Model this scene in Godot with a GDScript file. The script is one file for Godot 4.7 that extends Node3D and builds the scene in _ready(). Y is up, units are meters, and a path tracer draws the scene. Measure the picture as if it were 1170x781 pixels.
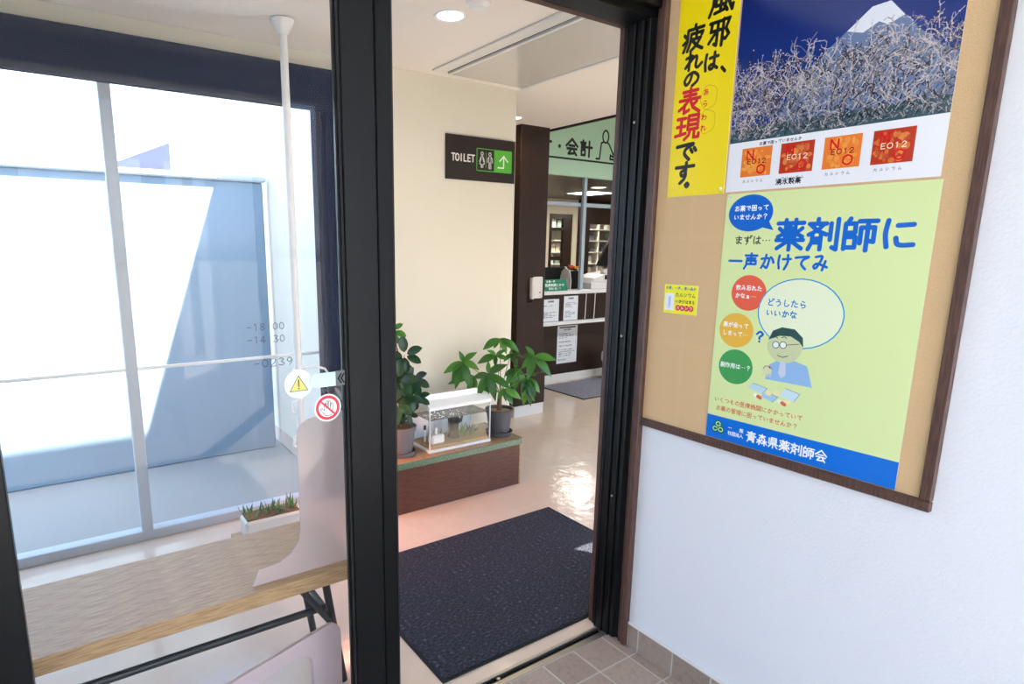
extends Node3D
# Entrance of a pharmacy: a dark aluminium sliding door stands open between a tiled vestibule and the waiting room.
# x runs along the door wall, y is up, the vestibule is at z > -1.43 and the waiting room at z < -1.46.

const CEIL := 2.405      # waiting room ceiling
const WALL_R := 1.643    # face of the vestibule's side wall with the notice board
const WALL_B := -3.15    # face of the wall with the toilet sign
const COUNTER := -4.8    # front of the reception counter

var rng := RandomNumberGenerator.new()
var mats := {}

# ---------------------------------------------------------------- mesh builder
class MB:
	var v := PackedVector3Array()
	var n := PackedVector3Array()
	var t := PackedVector2Array()

	func tri(a: Vector3, b: Vector3, c: Vector3, na: Vector3, nb: Vector3, nc: Vector3, ta := Vector2(), tb := Vector2(), tc := Vector2()) -> void:
		if (b - a).cross(c - a).dot(na + nb + nc) > 0.0:
			v.append_array([a, c, b]); n.append_array([na, nc, nb]); t.append_array([ta, tc, tb])
		else:
			v.append_array([a, b, c]); n.append_array([na, nb, nc]); t.append_array([ta, tb, tc])

	func quad(a: Vector3, b: Vector3, c: Vector3, d: Vector3, nn: Vector3, uvs := [Vector2(0, 1), Vector2(1, 1), Vector2(1, 0), Vector2(0, 0)]) -> void:
		tri(a, b, c, nn, nn, nn, uvs[0], uvs[1], uvs[2])
		tri(a, c, d, nn, nn, nn, uvs[0], uvs[2], uvs[3])

	func box(c: Vector3, s: Vector3, bev := 0.0, bs := Basis()) -> MB:
		var h := s / 2.0
		bev = minf(bev, minf(h.x, minf(h.y, h.z)) * 0.9)
		var P := func(ax: int, sg: Vector3) -> Vector3:
			var p := (h - Vector3.ONE * bev) * sg
			p[ax] = h[ax] * sg[ax]
			return c + bs * p
		for ax in 3:
			var a1 := (ax + 1) % 3
			var a2 := (ax + 2) % 3
			for s0 in [-1.0, 1.0]:
				var q := []
				for k in [[-1.0, -1.0], [1.0, -1.0], [1.0, 1.0], [-1.0, 1.0]]:
					var sg := Vector3.ONE
					sg[ax] = s0; sg[a1] = k[0]; sg[a2] = k[1]
					q.append(P.call(ax, sg))
				var nn := Vector3.ZERO
				nn[ax] = s0
				quad(q[0], q[1], q[2], q[3], bs * nn)
				if bev > 0.0:
					for s1 in [-1.0, 1.0]:
						var e := []
						for k in [[ax, -1.0], [ax, 1.0], [a1, 1.0], [a1, -1.0]]:
							var sg := Vector3.ONE
							sg[ax] = s0; sg[a1] = s1; sg[a2] = k[1]
							e.append(P.call(k[0], sg))
						var en := Vector3.ZERO
						en[ax] = s0; en[a1] = s1
						quad(e[0], e[1], e[2], e[3], bs * en.normalized())
		if bev > 0.0:
			for i in 8:
				var sg := Vector3(-1.0 if i & 1 else 1.0, -1.0 if i & 2 else 1.0, -1.0 if i & 4 else 1.0)
				var nn := bs * sg.normalized()
				tri(P.call(0, sg), P.call(1, sg), P.call(2, sg), nn, nn, nn)
		return self

	func span(a: Vector3, b: Vector3, bev := 0.0) -> MB:   # a box between two corners
		return box((a + b) / 2.0, (b - a).abs(), bev)

	func lathe(profile: Array, seg: int, at: Vector3, bs := Basis()) -> MB:
		for i in profile.size() - 1:
			var p: Vector2 = profile[i]
			var q: Vector2 = profile[i + 1]
			var d := q - p
			var nr := Vector2(d.y, -d.x).normalized()
			for k in seg:
				var a0 := TAU * k / seg
				var a1 := TAU * (k + 1) / seg
				var e0 := Vector3(cos(a0), 0, sin(a0))
				var e1 := Vector3(cos(a1), 0, sin(a1))
				var Y := Vector3.UP
				var n0 := bs * (e0 * nr.x + Y * nr.y)
				var n1 := bs * (e1 * nr.x + Y * nr.y)
				var A := at + bs * (e0 * p.x + Y * p.y)
				var B := at + bs * (e1 * p.x + Y * p.y)
				var C := at + bs * (e1 * q.x + Y * q.y)
				var D := at + bs * (e0 * q.x + Y * q.y)
				if p.x > 0.00001: tri(A, B, C, n0, n1, n1)
				if q.x > 0.00001: tri(A, C, D, n0, n1, n0)
		return self

	func tube(pts: Array, r0: float, r1 := -1.0, seg := 10) -> MB:
		if r1 < 0.0: r1 = r0
		var last := []
		var up := Vector3.UP
		for i in pts.size():
			var p: Vector3 = pts[i]
			var dir: Vector3 = (pts[mini(i + 1, pts.size() - 1)] - pts[maxi(i - 1, 0)]).normalized()
			var side := dir.cross(up)
			if side.length() < 0.05: side = dir.cross(Vector3.RIGHT)
			side = side.normalized()
			up = side.cross(dir).normalized()
			var r := lerpf(r0, r1, float(i) / (pts.size() - 1))
			var ring := []
			for k in seg:
				var a := TAU * k / seg
				ring.append([p + (side * cos(a) + up * sin(a)) * r, side * cos(a) + up * sin(a)])
			if last.size():
				for k in seg:
					var j := (k + 1) % seg
					tri(last[k][0], last[j][0], ring[j][0], last[k][1], last[j][1], ring[j][1])
					tri(last[k][0], ring[j][0], ring[k][0], last[k][1], ring[j][1], ring[k][1])
			if i == 0 or i == pts.size() - 1:
				var cn := -dir if i == 0 else dir
				for k in seg:
					tri(p, ring[k][0], ring[(k + 1) % seg][0], cn, cn, cn)
			last = ring
		return self

	func extrude(poly: PackedVector2Array, depth: float, xf: Transform3D) -> MB:   # outline in xy, thickness along z
		var ids := Geometry2D.triangulate_polygon(poly)
		for s in [-0.5, 0.5]:
			var nn: Vector3 = xf.basis * Vector3(0, 0, signf(s))
			for i in range(0, ids.size(), 3):
				var p := []
				for k in 3: p.append(xf * Vector3(poly[ids[i + k]].x, poly[ids[i + k]].y, s * depth))
				tri(p[0], p[1], p[2], nn, nn, nn)
		var turn := -1.0 if Geometry2D.is_polygon_clockwise(poly) else 1.0
		for i in poly.size():
			var a := poly[i]
			var b := poly[(i + 1) % poly.size()]
			var e := (b - a).normalized() * turn
			var nn: Vector3 = xf.basis * Vector3(e.y, -e.x, 0)
			quad(xf * Vector3(a.x, a.y, -depth / 2), xf * Vector3(b.x, b.y, -depth / 2), xf * Vector3(b.x, b.y, depth / 2), xf * Vector3(a.x, a.y, depth / 2), nn)
		return self

	func leaf(base: Vector3, tip: Vector3, up: Vector3, width: float, arch: float, blunt := 0.0) -> MB:
		var d := tip - base
		var ln := d.length()
		var f := d / ln
		var side := f.cross(up).normalized()
		var nn := side.cross(f).normalized()
		var rows := 7
		var prev := []
		for i in rows + 1:
			var s := float(i) / rows
			var c := base + d * s + nn * arch * ln * sin(PI * s) * (1.0 - 0.35 * s)
			var w := width * 0.5 * pow(sin(PI * pow(s, lerpf(0.82, 1.0, blunt))), lerpf(0.95, 0.62, blunt))
			w = maxf(w, 0.0006)
			var slope := arch * PI * cos(PI * s)
			var rn := (nn - f * slope).normalized()
			var row := [c - side * w + nn * w * 0.25, c, c + side * w + nn * w * 0.25]
			var nr := [(rn + side * 0.25).normalized(), rn, (rn - side * 0.25).normalized()]
			if i:
				for k in 2:
					tri(prev[0][k], prev[0][k + 1], row[k + 1], prev[1][k], prev[1][k + 1], nr[k + 1])
					tri(prev[0][k], row[k + 1], row[k], prev[1][k], nr[k + 1], nr[k])
			prev = [row, nr]
		return self

# ---------------------------------------------------------------- printing: strokes drawn into an image
class Print:
	var im: Image
	var k := 1.0   # pixels for each millimetre

	func _init(w_mm: float, h_mm: float, px: float, c: Color) -> void:
		k = px
		im = Image.create(int(w_mm * px), int(h_mm * px), false, Image.FORMAT_RGBA8)
		im.fill(c)

	func dot(x: int, y: int, c: Color, a: float) -> void:
		if x < 0 or y < 0 or x >= im.get_width() or y >= im.get_height(): return
		im.set_pixel(x, y, im.get_pixel(x, y).lerp(c, a))

	func rect(x: float, y: float, w: float, h: float, c: Color) -> void:
		im.fill_rect(Rect2i(int(x * k), int(y * k), int(ceil(w * k)), int(ceil(h * k))), c)

	func line(p: PackedVector2Array, w: float, c: Color) -> void:   # points and width in millimetres
		var r := w * k / 2.0
		var lo := p[0]
		var hi := p[0]
		for q in p:
			lo = lo.min(q); hi = hi.max(q)
		var x0 := maxi(0, int(lo.x * k - r - 1)); var x1 := mini(im.get_width() - 1, int(hi.x * k + r + 1))
		var y0 := maxi(0, int(lo.y * k - r - 1)); var y1 := mini(im.get_height() - 1, int(hi.y * k + r + 1))
		var far := 1e9
		for y in range(y0, y1 + 1):
			for x in range(x0, x1 + 1):
				var q := Vector2(x + 0.5, y + 0.5)
				var d := 1e9
				for i in maxi(1, p.size() - 1):
					d = minf(d, q.distance_to(Geometry2D.get_closest_point_to_segment(q, p[i] * k, p[mini(i + 1, p.size() - 1)] * k)))
				if d < r + 0.5: dot(x, y, c, clampf(r + 0.5 - d, 0.0, 1.0))

	func disc(cx: float, cy: float, rx: float, ry: float, c: Color) -> void:
		for y in range(int((cy - ry) * k) - 1, int((cy + ry) * k) + 2):
			for x in range(int((cx - rx) * k) - 1, int((cx + rx) * k) + 2):
				var q := Vector2((x + 0.5) / k - cx, (y + 0.5) / k - cy) / Vector2(rx, ry)
				var e := (1.0 - q.length()) * minf(rx, ry) * k
				if e > -0.5: dot(x, y, c, clampf(e + 0.5, 0.0, 1.0))

	func ring(cx: float, cy: float, rx: float, ry: float, w: float, c: Color) -> void:
		var p := PackedVector2Array()
		for i in 33: p.append(Vector2(cx + rx * cos(TAU * i / 32), cy + ry * sin(TAU * i / 32)))
		for i in 32: line(PackedVector2Array([p[i], p[i + 1]]), w, c)

	func poly(p: PackedVector2Array, c: Color) -> void:
		var lo := p[0]
		var hi := p[0]
		for q in p:
			lo = lo.min(q); hi = hi.max(q)
		for y in range(int(lo.y * k), int(hi.y * k) + 1):
			for x in range(int(lo.x * k), int(hi.x * k) + 1):
				if Geometry2D.is_point_in_polygon(Vector2(x + 0.5, y + 0.5) / k, p): dot(x, y, c, 1.0)

	func glyph(ch: String, x: float, y: float, w: float, h: float, pen: float, c: Color, slant := 0.0) -> void:
		var d: String = Print.GLYPHS.get(ch, "")
		var small := ch in "っぁ"
		if small:
			d = Print.GLYPHS["つ" if ch == "っ" else "あ"]
			x += w * 0.12; y += h * 0.3; w *= 0.68; h *= 0.68
		var round := Print.ROUND.contains(ch)
		for s in d.split(";", false):
			var p := PackedVector2Array()
			for q in s.strip_edges().split(" ", false):
				var xy := q.split(",")
				p.append(Vector2(float(xy[0]), float(xy[1])) / 100.0)
			if round and p.size() > 2: p = Print.smooth(p)
			for i in p.size(): p[i] = Vector2(x + p[i].x * w + slant * (1.0 - p[i].y) * h, y + p[i].y * h)
			line(p, pen, c)

	func text(s: String, x: float, y: float, size: float, pen: float, c: Color, step := 1.0, wide := 1.0, rise := 0.0) -> void:
		for i in s.length():
			glyph(s[i], x + i * size * step * wide, y + i * rise, size * wide * 0.96, size, pen, c)

	static func smooth(p: PackedVector2Array) -> PackedVector2Array:
		var o := PackedVector2Array()
		for i in p.size() - 1:
			var a := p[maxi(i - 1, 0)]
			var d := p[mini(i + 2, p.size() - 1)]
			for j in 5: o.append(p[i].cubic_interpolate(p[i + 1], a, d, j / 5.0))
		o.append(p[-1])
		return o

	const ROUND := "あいうおかがくけしすずせたつてでどなにのはまみもられわんっぁ。？0239865O"
	const GLYPHS := {
		"あ": "18,28 80,24; 45,10 43,40 48,85; 68,42 60,62 40,82 22,84 18,68 35,50 60,46 82,58 84,74 66,90",
		"い": "20,22 20,55 28,76 40,66; 72,28 82,48 86,66",
		"う": "38,12 64,18; 22,42 55,34 74,46 70,70 42,92",
		"お": "16,32 66,28; 42,10 42,80 28,86 18,74 36,56 64,48 82,62 78,80 58,86; 72,18 86,32",
		"か": "14,34 58,30 60,50 50,84 36,78; 42,10 34,50 16,86; 72,24 84,38 90,54",
		"が": "12,36 54,32 56,50 48,84 34,78; 38,12 32,50 14,86; 68,30 80,42 86,56; 76,8 82,20; 90,4 96,16",
		"く": "66,10 28,48 70,90",
		"け": "20,14 16,50 22,86; 42,34 88,32; 70,10 72,50 54,90",
		"し": "30,10 28,66 42,86 66,82 84,62",
		"す": "12,26 90,24; 56,8 56,50 42,62 36,48 50,40 58,56 52,76 36,92",
		"ず": "10,28 84,26; 50,10 50,50 38,62 32,48 46,40 54,56 48,76 34,92; 76,6 82,16; 90,2 96,12",
		"せ": "10,42 92,36; 70,10 68,62; 30,20 30,72 44,84 80,82",
		"た": "12,28 58,26; 38,8 16,86; 54,46 86,44; 50,66 56,82 88,82",
		"つ": "10,36 55,24 86,40 80,66 48,80",
		"て": "12,24 86,18 56,36 48,60 72,86",
		"で": "10,26 80,20 52,38 46,60 68,86; 72,44 80,56; 86,38 94,50",
		"ど": "30,12 40,44; 78,28 36,52 26,74 44,86 80,84; 72,6 78,18; 88,4 94,16",
		"な": "12,30 54,26; 36,8 16,62; 66,24 86,38; 64,42 64,76 46,86 34,74 52,64 84,84",
		"に": "20,14 16,50 22,86; 46,28 84,26; 44,62 52,80 88,80",
		"の": "52,22 44,60 26,78 14,56 30,28 60,18 86,40 84,66 58,88",
		"は": "20,12 16,50 22,86; 42,32 90,30; 68,10 68,72 52,84 42,72 58,64 90,84",
		"ま": "16,26 84,24; 20,46 80,44; 52,8 52,72 38,84 26,74 42,64 84,84",
		"み": "22,18 56,16 40,60 24,80 14,68 34,54 86,72; 76,40 62,88",
		"も": "48,8 38,60 48,84 68,84 78,64; 20,32 68,30; 18,54 64,52",
		"ら": "36,10 64,20; 28,34 26,62 56,48 76,58 72,78 40,90",
		"れ": "28,10 28,90; 10,32 42,28 10,76 50,34 64,36 62,74 74,84 92,68",
		"わ": "28,10 28,90; 10,32 42,28 10,76 48,42 74,40 86,60 74,80 54,88",
		"ん": "50,8 12,88 40,52 54,56 56,80 72,84 90,58",
		"カ": "14,32 82,30 78,84 62,78; 46,8 42,48 14,88",
		"ル": "34,18 30,56 12,84; 60,14 60,82 90,56",
		"シ": "20,16 38,26; 14,40 32,50; 22,86 60,68 86,28",
		"ウ": "50,6 50,22; 18,42 18,24 84,24 76,60 44,90",
		"ム": "50,12 20,82 82,76; 66,52 88,90",
		"、": "24,66 46,90", "。": "28,78 40,68 52,78 40,90 28,78", "・": "49,50 51,50", "…": "14,52 16,52; 49,52 51,52; 84,52 86,52",
		"？": "26,30 50,10 74,28 50,52 50,66; 50,86 50,88",
		"風": "20,12 20,60 8,92; 20,12 78,12 80,60 94,88 96,72; 34,26 64,22; 30,42 30,64 68,64 68,42 30,42; 49,24 49,84; 28,86 72,80; 64,70 76,86",
		"邪": "10,14 56,14; 20,14 16,42 56,42; 44,14 44,90 34,84; 42,42 12,78; 66,10 66,94; 66,12 90,12 78,42 92,62 80,76 70,72",
		"疲": "54,4 54,16; 22,18 92,18; 22,18 22,60 8,92; 6,32 16,42; 4,64 20,54; 38,34 90,34 86,44; 38,34 36,66 26,92; 62,24 62,54; 42,54 82,54 66,78 42,94; 48,60 68,80 94,94",
		"表": "20,16 80,16; 50,6 50,44; 26,30 74,30; 8,44 92,44; 46,46 30,64 8,76; 30,60 30,88 50,80; 54,48 66,72 94,90; 80,54 64,66",
		"現": "8,16 40,16; 8,44 40,44; 4,76 44,70; 24,16 24,74; 52,10 90,10 90,58 52,58 52,10; 52,26 90,26; 52,42 90,42; 62,58 58,78 42,92; 78,58 78,88 96,88 96,76",
		"薬": "8,14 92,14; 34,4 34,24; 66,4 66,24; 50,20 44,30; 34,30 66,30 66,56 34,56 34,30; 34,43 66,43; 14,30 26,40; 10,56 26,48; 88,30 76,40; 74,48 90,56; 6,66 94,66; 50,56 50,96; 46,68 10,92; 54,68 90,92",
		"一": "8,50 92,50",
		"声": "12,16 88,16; 50,4 50,32; 22,32 78,32; 22,46 82,46 82,66; 22,66 82,66; 50,46 50,66; 22,46 22,70 8,94",
		"困": "12,10 88,10 88,92 12,92 12,10; 26,36 74,36; 50,18 50,84; 48,38 24,70; 52,38 76,70",
		"飲": "28,6 6,34; 28,6 48,28; 18,34 42,34 42,60 18,60; 18,34 18,90 42,82; 18,47 42,47; 30,24 30,34; 64,8 54,36; 60,22 92,22 84,40; 72,34 68,62 48,92; 72,44 80,70 96,92",
		"忘": "50,2 50,14; 10,16 90,16; 26,16 26,44 86,44; 16,62 8,86; 34,58 34,88 70,88 74,74; 50,54 58,68; 80,58 94,78",
		"余": "50,4 6,44; 50,4 94,44; 30,40 70,40; 14,58 86,58; 50,40 50,94 38,88; 32,66 14,88; 66,66 88,88",
		"副": "8,12 58,12; 16,24 50,24 50,44 16,44 16,24; 10,54 56,54 56,92 10,92 10,54; 10,72 56,72; 33,54 33,92; 70,18 70,66; 90,6 90,94 78,88",
		"作": "28,6 6,48; 20,34 20,94; 52,6 36,40; 44,24 94,24; 60,24 60,94; 60,46 88,46; 60,68 90,68",
		"用": "18,12 18,62 6,94; 18,12 84,12 84,92 72,88; 18,36 84,36; 18,60 84,60; 51,12 51,92",
		"青": "14,14 86,14; 22,28 78,28; 6,42 94,42; 50,4 50,42; 26,54 26,78 16,96; 26,54 76,54 76,94 64,90; 26,66 76,66; 26,78 76,78",
		"森": "22,16 78,16; 50,4 50,48; 48,18 26,40; 52,18 76,40; 6,58 44,58; 26,46 26,96; 24,60 6,84; 28,60 44,80; 54,58 94,58; 74,46 74,96; 72,60 54,84; 76,60 96,84",
		"県": "32,8 78,8 78,50 32,50 32,8; 32,22 78,22; 32,36 78,36; 14,16 14,62 92,62; 50,62 50,96; 28,72 12,90; 70,72 90,90",
		"剤": "32,4 32,16; 6,18 58,18; 52,18 32,38 6,50; 12,22 34,40 60,50; 18,52 18,72 8,94; 44,52 44,94; 18,62 44,62; 18,74 44,74; 72,18 72,66; 92,6 92,94 80,88",
		"師": "22,6 14,20; 10,20 10,92; 10,20 38,20 38,46 10,46; 10,58 40,58 40,88 10,88; 48,14 96,14; 54,32 54,76; 54,32 90,32 90,72 80,70; 72,14 72,96",
		"会": "50,4 6,44; 50,4 94,44; 30,42 70,42; 14,60 86,60; 46,60 24,90 78,84; 66,70 86,94",
		"計": "24,4 24,12; 6,16 44,16; 12,30 40,30; 12,44 40,44; 12,58 40,58 40,88 12,88 12,58; 52,40 96,40; 74,6 74,94",
		"付": "30,6 8,48; 22,34 22,94; 40,34 96,34; 76,8 76,92 62,86; 50,52 60,68",
		"般": "20,6 16,16; 12,18 40,18 40,92 32,88; 12,18 12,70 4,94; 4,52 46,48; 24,28 26,40; 58,10 58,30 50,44; 58,12 80,12 80,36 94,38; 54,54 84,54 70,78 48,94; 58,60 72,80 94,94",
		"社": "26,4 26,16; 8,22 42,22 8,60; 27,44 27,94; 32,48 44,60; 54,40 92,40; 73,10 73,86; 48,88 96,88",
		"団": "12,10 88,10 88,92 12,92 12,10; 24,40 76,40; 60,20 60,80 50,76; 36,54 44,66",
		"法": "10,8 24,18; 6,34 20,44; 8,92 28,60; 38,26 90,26; 64,6 64,48; 32,48 96,48; 58,50 40,86 86,80; 74,64 92,94",
		"人": "50,6 46,46 8,92; 50,40 92,92",
		"医": "88,10 12,10 12,92 92,92; 36,18 26,38; 34,28 78,28; 22,48 84,48; 52,28 50,54 26,82; 54,54 82,82",
		"療": "54,2 54,12; 20,14 94,14; 20,14 20,60 6,94; 4,28 14,38; 2,64 18,54; 34,26 90,26; 60,18 34,48; 62,28 92,48; 46,44 78,44 78,64 46,64 46,44; 46,54 78,54; 62,64 62,92; 48,72 36,88; 76,72 90,88",
		"機": "4,28 36,28; 20,6 20,94; 18,32 4,66; 24,40 34,54; 46,8 40,22 50,30 40,44; 74,8 70,22 80,30 70,44; 38,52 96,52; 60,6 64,60 94,92 96,80; 46,52 42,74 34,90; 88,62 62,88; 84,40 90,48",
		"関": "8,8 8,94; 8,8 40,8 40,38 8,38; 8,23 40,23; 60,8 92,8 92,92 82,90; 60,8 60,38 92,38; 60,23 92,23; 38,48 44,56; 62,48 56,56; 24,60 76,60; 22,74 78,74; 50,60 48,74 26,92; 52,76 76,92",
		"管": "22,4 10,22; 18,12 46,12; 62,4 52,20; 58,12 94,12; 50,24 50,32; 10,46 10,34 90,34 88,44; 26,46 26,94; 26,46 74,46 74,64 26,64; 26,74 78,74 78,94 26,94",
		"理": "4,16 38,16; 6,44 36,44; 2,76 40,70; 21,16 21,74; 48,10 92,10 92,54 48,54 48,10; 48,32 92,32; 70,10 70,90; 48,72 92,72; 42,90 96,90",
		"製": "20,4 12,16; 14,14 48,14; 6,26 52,26; 30,4 30,50; 14,50 14,36 46,36 46,48; 66,8 66,36; 86,4 86,48 78,44; 50,50 50,58; 8,60 92,60; 44,62 8,82; 34,72 34,94 50,88; 56,62 92,94; 80,68 66,76",
		"湧": "8,10 20,18; 4,34 18,42; 6,92 24,58; 38,10 82,10 60,24; 52,16 62,26; 34,30 90,30 88,58 34,58 34,30; 34,44 88,44; 62,30 62,58; 30,68 92,68 86,94 72,90; 58,58 54,78 32,94",
		"永": "48,4 56,14; 28,22 54,22 54,92 42,86; 8,42 40,42 26,66 6,84; 84,28 60,50; 56,44 72,72 94,88",
		"T": "6,6 94,6; 50,6 50,96", "O": "50,4 86,22 92,50 86,78 50,96 14,78 8,50 14,22 50,4", "I": "50,4 50,96", "L": "20,4 20,94 84,94", "E": "84,6 20,6 20,94 84,94; 20,48 76,48", "N": "14,96 14,4 86,96 86,4",
		"0": "50,6 80,26 84,50 80,74 50,94 20,74 16,50 20,26 50,6", "2": "18,28 34,8 66,8 80,28 56,60 16,94 84,94", "3": "20,16 50,6 78,24 48,46 82,66 60,92 18,84", "9": "80,36 50,56 22,36 36,10 66,8 82,36 70,72 44,94",
		"8": "50,48 24,26 50,6 76,26 50,48 20,72 50,94 80,72 50,48", "1": "30,20 54,6 54,94", "4": "66,94 66,6 12,68 90,68", "-": "20,50 80,50", ":": "50,34 50,36; 50,70 50,72", "!": "50,8 50,64; 50,88 50,90",
	}

# ---------------------------------------------------------------- nodes
func where(o: Node3D) -> Vector3:
	var p := Vector3.ZERO
	while o != null and o != self:
		p += o.position
		o = o.get_parent() as Node3D
	return p

func numbered(called: String) -> String:
	var got := called
	var i := 0
	while has_node(NodePath(got)):
		i += 1
		got = "%s_%03d" % [called, i]
	return got

func tag(o: Node3D, label := "", category := "", group := "", kind := "") -> Node3D:
	for e in [["label", label], ["category", category], ["group", group], ["kind", kind]]:
		if e[1]: o.set_meta(e[0], e[1])
	return o

func thing(called: String, label: String, category: String, at: Vector3, group := "", kind := "") -> Node3D:
	var o := Node3D.new()
	o.name = numbered(called)
	add_child(o)
	o.position = at
	return tag(o, label, category, group, kind)

# one named mesh; the builder's points are world coordinates
func part(called: String, mb: MB, m: Material, parent: Node3D = null, label := "") -> MeshInstance3D:
	var o := MeshInstance3D.new()
	var off := where(parent) if parent else Vector3.ZERO
	var pts := mb.v
	if off != Vector3.ZERO:
		for i in pts.size(): pts[i] -= off
	var arr := []
	arr.resize(Mesh.ARRAY_MAX)
	arr[Mesh.ARRAY_VERTEX] = pts
	arr[Mesh.ARRAY_NORMAL] = mb.n
	arr[Mesh.ARRAY_TEX_UV] = mb.t
	var am := ArrayMesh.new()
	am.add_surface_from_arrays(Mesh.PRIMITIVE_TRIANGLES, arr)
	am.surface_set_material(0, m)
	o.mesh = am
	if parent:
		o.name = called
		parent.add_child(o, true)
	else:
		o.name = numbered(called)
		add_child(o)
	if label: o.set_meta("label", label)
	return o

func struct(called: String, mb: MB, m: Material, label := "") -> MeshInstance3D:
	var o := part(called, mb, m)
	tag(o, label, "", "", "structure")
	return o

# ---------------------------------------------------------------- materials
func mat(c: Color, rough := 0.6, metal := 0.0) -> StandardMaterial3D:
	var m := StandardMaterial3D.new()
	m.albedo_color = c
	m.roughness = rough
	m.metallic = metal
	return m

func noise(freq: float, seed_: int, ramp: Array, size := 512, kind := FastNoiseLite.TYPE_SIMPLEX_SMOOTH, oct := 4) -> NoiseTexture2D:
	var f := FastNoiseLite.new()
	f.noise_type = kind
	f.frequency = freq
	f.seed = seed_
	f.fractal_octaves = oct
	var t := NoiseTexture2D.new()
	t.width = size; t.height = size
	t.seamless = true
	t.noise = f
	if ramp.size():
		var g := Gradient.new()
		g.offsets = PackedFloat32Array(range(ramp.size()).map(func(i): return i / float(ramp.size() - 1)))
		g.colors = PackedColorArray(ramp)
		t.color_ramp = g
	return t

func tri_mat(m: StandardMaterial3D, s: Vector3) -> StandardMaterial3D:
	m.uv1_triplanar = true
	m.uv1_world_triplanar = true
	m.uv1_scale = s
	m.uv1_triplanar_sharpness = 8.0
	return m

func grain(a: Color, b: Color, c: Color, s: Vector3, rough: float, seed_: int) -> StandardMaterial3D:
	var m := mat(Color.WHITE, rough)
	m.albedo_texture = noise(0.02, seed_, [a, b, a, c, b], 512)
	return tri_mat(m, s)

func rough_wall(c: Color, rough: float, freq: float, depth: float, s: float, seed_: int) -> StandardMaterial3D:
	var m := mat(c, rough)
	m.heightmap_enabled = true
	m.heightmap_texture = noise(freq, seed_, [])
	m.heightmap_scale = depth
	return tri_mat(m, Vector3.ONE * s)

func glow(c: Color, e: float) -> StandardMaterial3D:
	var m := mat(c, 0.5)
	m.emission_enabled = true
	m.emission = c
	m.emission_energy_multiplier = e
	return m

func glass(a := 0.006, c := Color(0.9, 0.95, 0.94)) -> StandardMaterial3D:
	var m := mat(Color(c, a), 0.0)
	m.metallic_specular = 0.27   # both faces of a pane are built
	m.transparency = BaseMaterial3D.TRANSPARENCY_ALPHA
	return m

func printed(p: Print, rough := 0.35) -> StandardMaterial3D:
	var m := mat(Color.WHITE, rough)
	m.albedo_texture = ImageTexture.create_from_image(p.im)
	m.texture_repeat = false
	return m

func omni(at: Vector3, e: float, c: Color, size: float, parent: Node3D = null) -> void:
	var l := OmniLight3D.new()
	l.light_energy = e; l.light_color = c; l.light_size = size
	l.omni_range = 20.0; l.omni_attenuation = 2.0
	l.shadow_enabled = true
	l.name = "lamp_light"
	(parent if parent else self).add_child(l, true)
	l.position = at - (where(parent) if parent else Vector3.ZERO)

func spot(at: Vector3, e: float, c: Color, size: float, parent: Node3D) -> void:
	var l := SpotLight3D.new()
	l.light_energy = e; l.light_color = c; l.light_size = size
	l.spot_angle = 78.0
	l.spot_angle_attenuation = 0.8
	l.spot_range = 20.0; l.spot_attenuation = 2.0
	l.shadow_enabled = true
	l.name = "lamp_light"
	parent.add_child(l, true)
	l.position = at - where(parent)
	l.rotation_degrees = Vector3(-90, 0, 0)

func panel_light(at: Vector3, size: Vector2, e: float, c: Color, parent: Node3D) -> void:
	var l := AreaLight3D.new()
	l.area_size = size
	l.light_energy = e; l.light_color = c
	l.area_range = 20.0
	l.shadow_enabled = true
	l.name = "panel_light"
	parent.add_child(l, true)
	l.position = at - where(parent)
	l.rotation_degrees = Vector3(-90, 0, 0)   # shines down

# flat sheet of paper: front face printed, its own thickness
func sheet(called: String, label: String, category: String, m: Material, o: Vector3, right: Vector3, up: Vector3, w: float, h: float, thick := 0.0012, group := "", lift := 0.0) -> Node3D:
	var nn := right.cross(up).normalized()
	o += nn * lift
	var t := thing(called, label, category, o, group)
	var a := o + nn * thick
	var mb := MB.new()
	mb.quad(a, a + right * w, a + right * w + up * h, a + up * h, nn)
	part("printed_face", mb, m, t)
	var bk := MB.new()
	bk.box(o + nn * thick * 0.45 + right * w / 2 + up * h / 2, Vector3(w, h, thick * 0.9), 0.0, Basis(right, up, nn))
	part("backing", bk, mats.paper, t)
	return t

func _ready() -> void:
	rng.seed = 7
	camera_and_light()
	make_materials()
	shell()
	outside()
	jamb_and_track()
	sliding_door()
	notice_board()
	waiting_room()
	plinth_and_tank()
	money_tree()
	umbrella_plant()
	reception()
	window_corner()
	ceiling_things()

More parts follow.
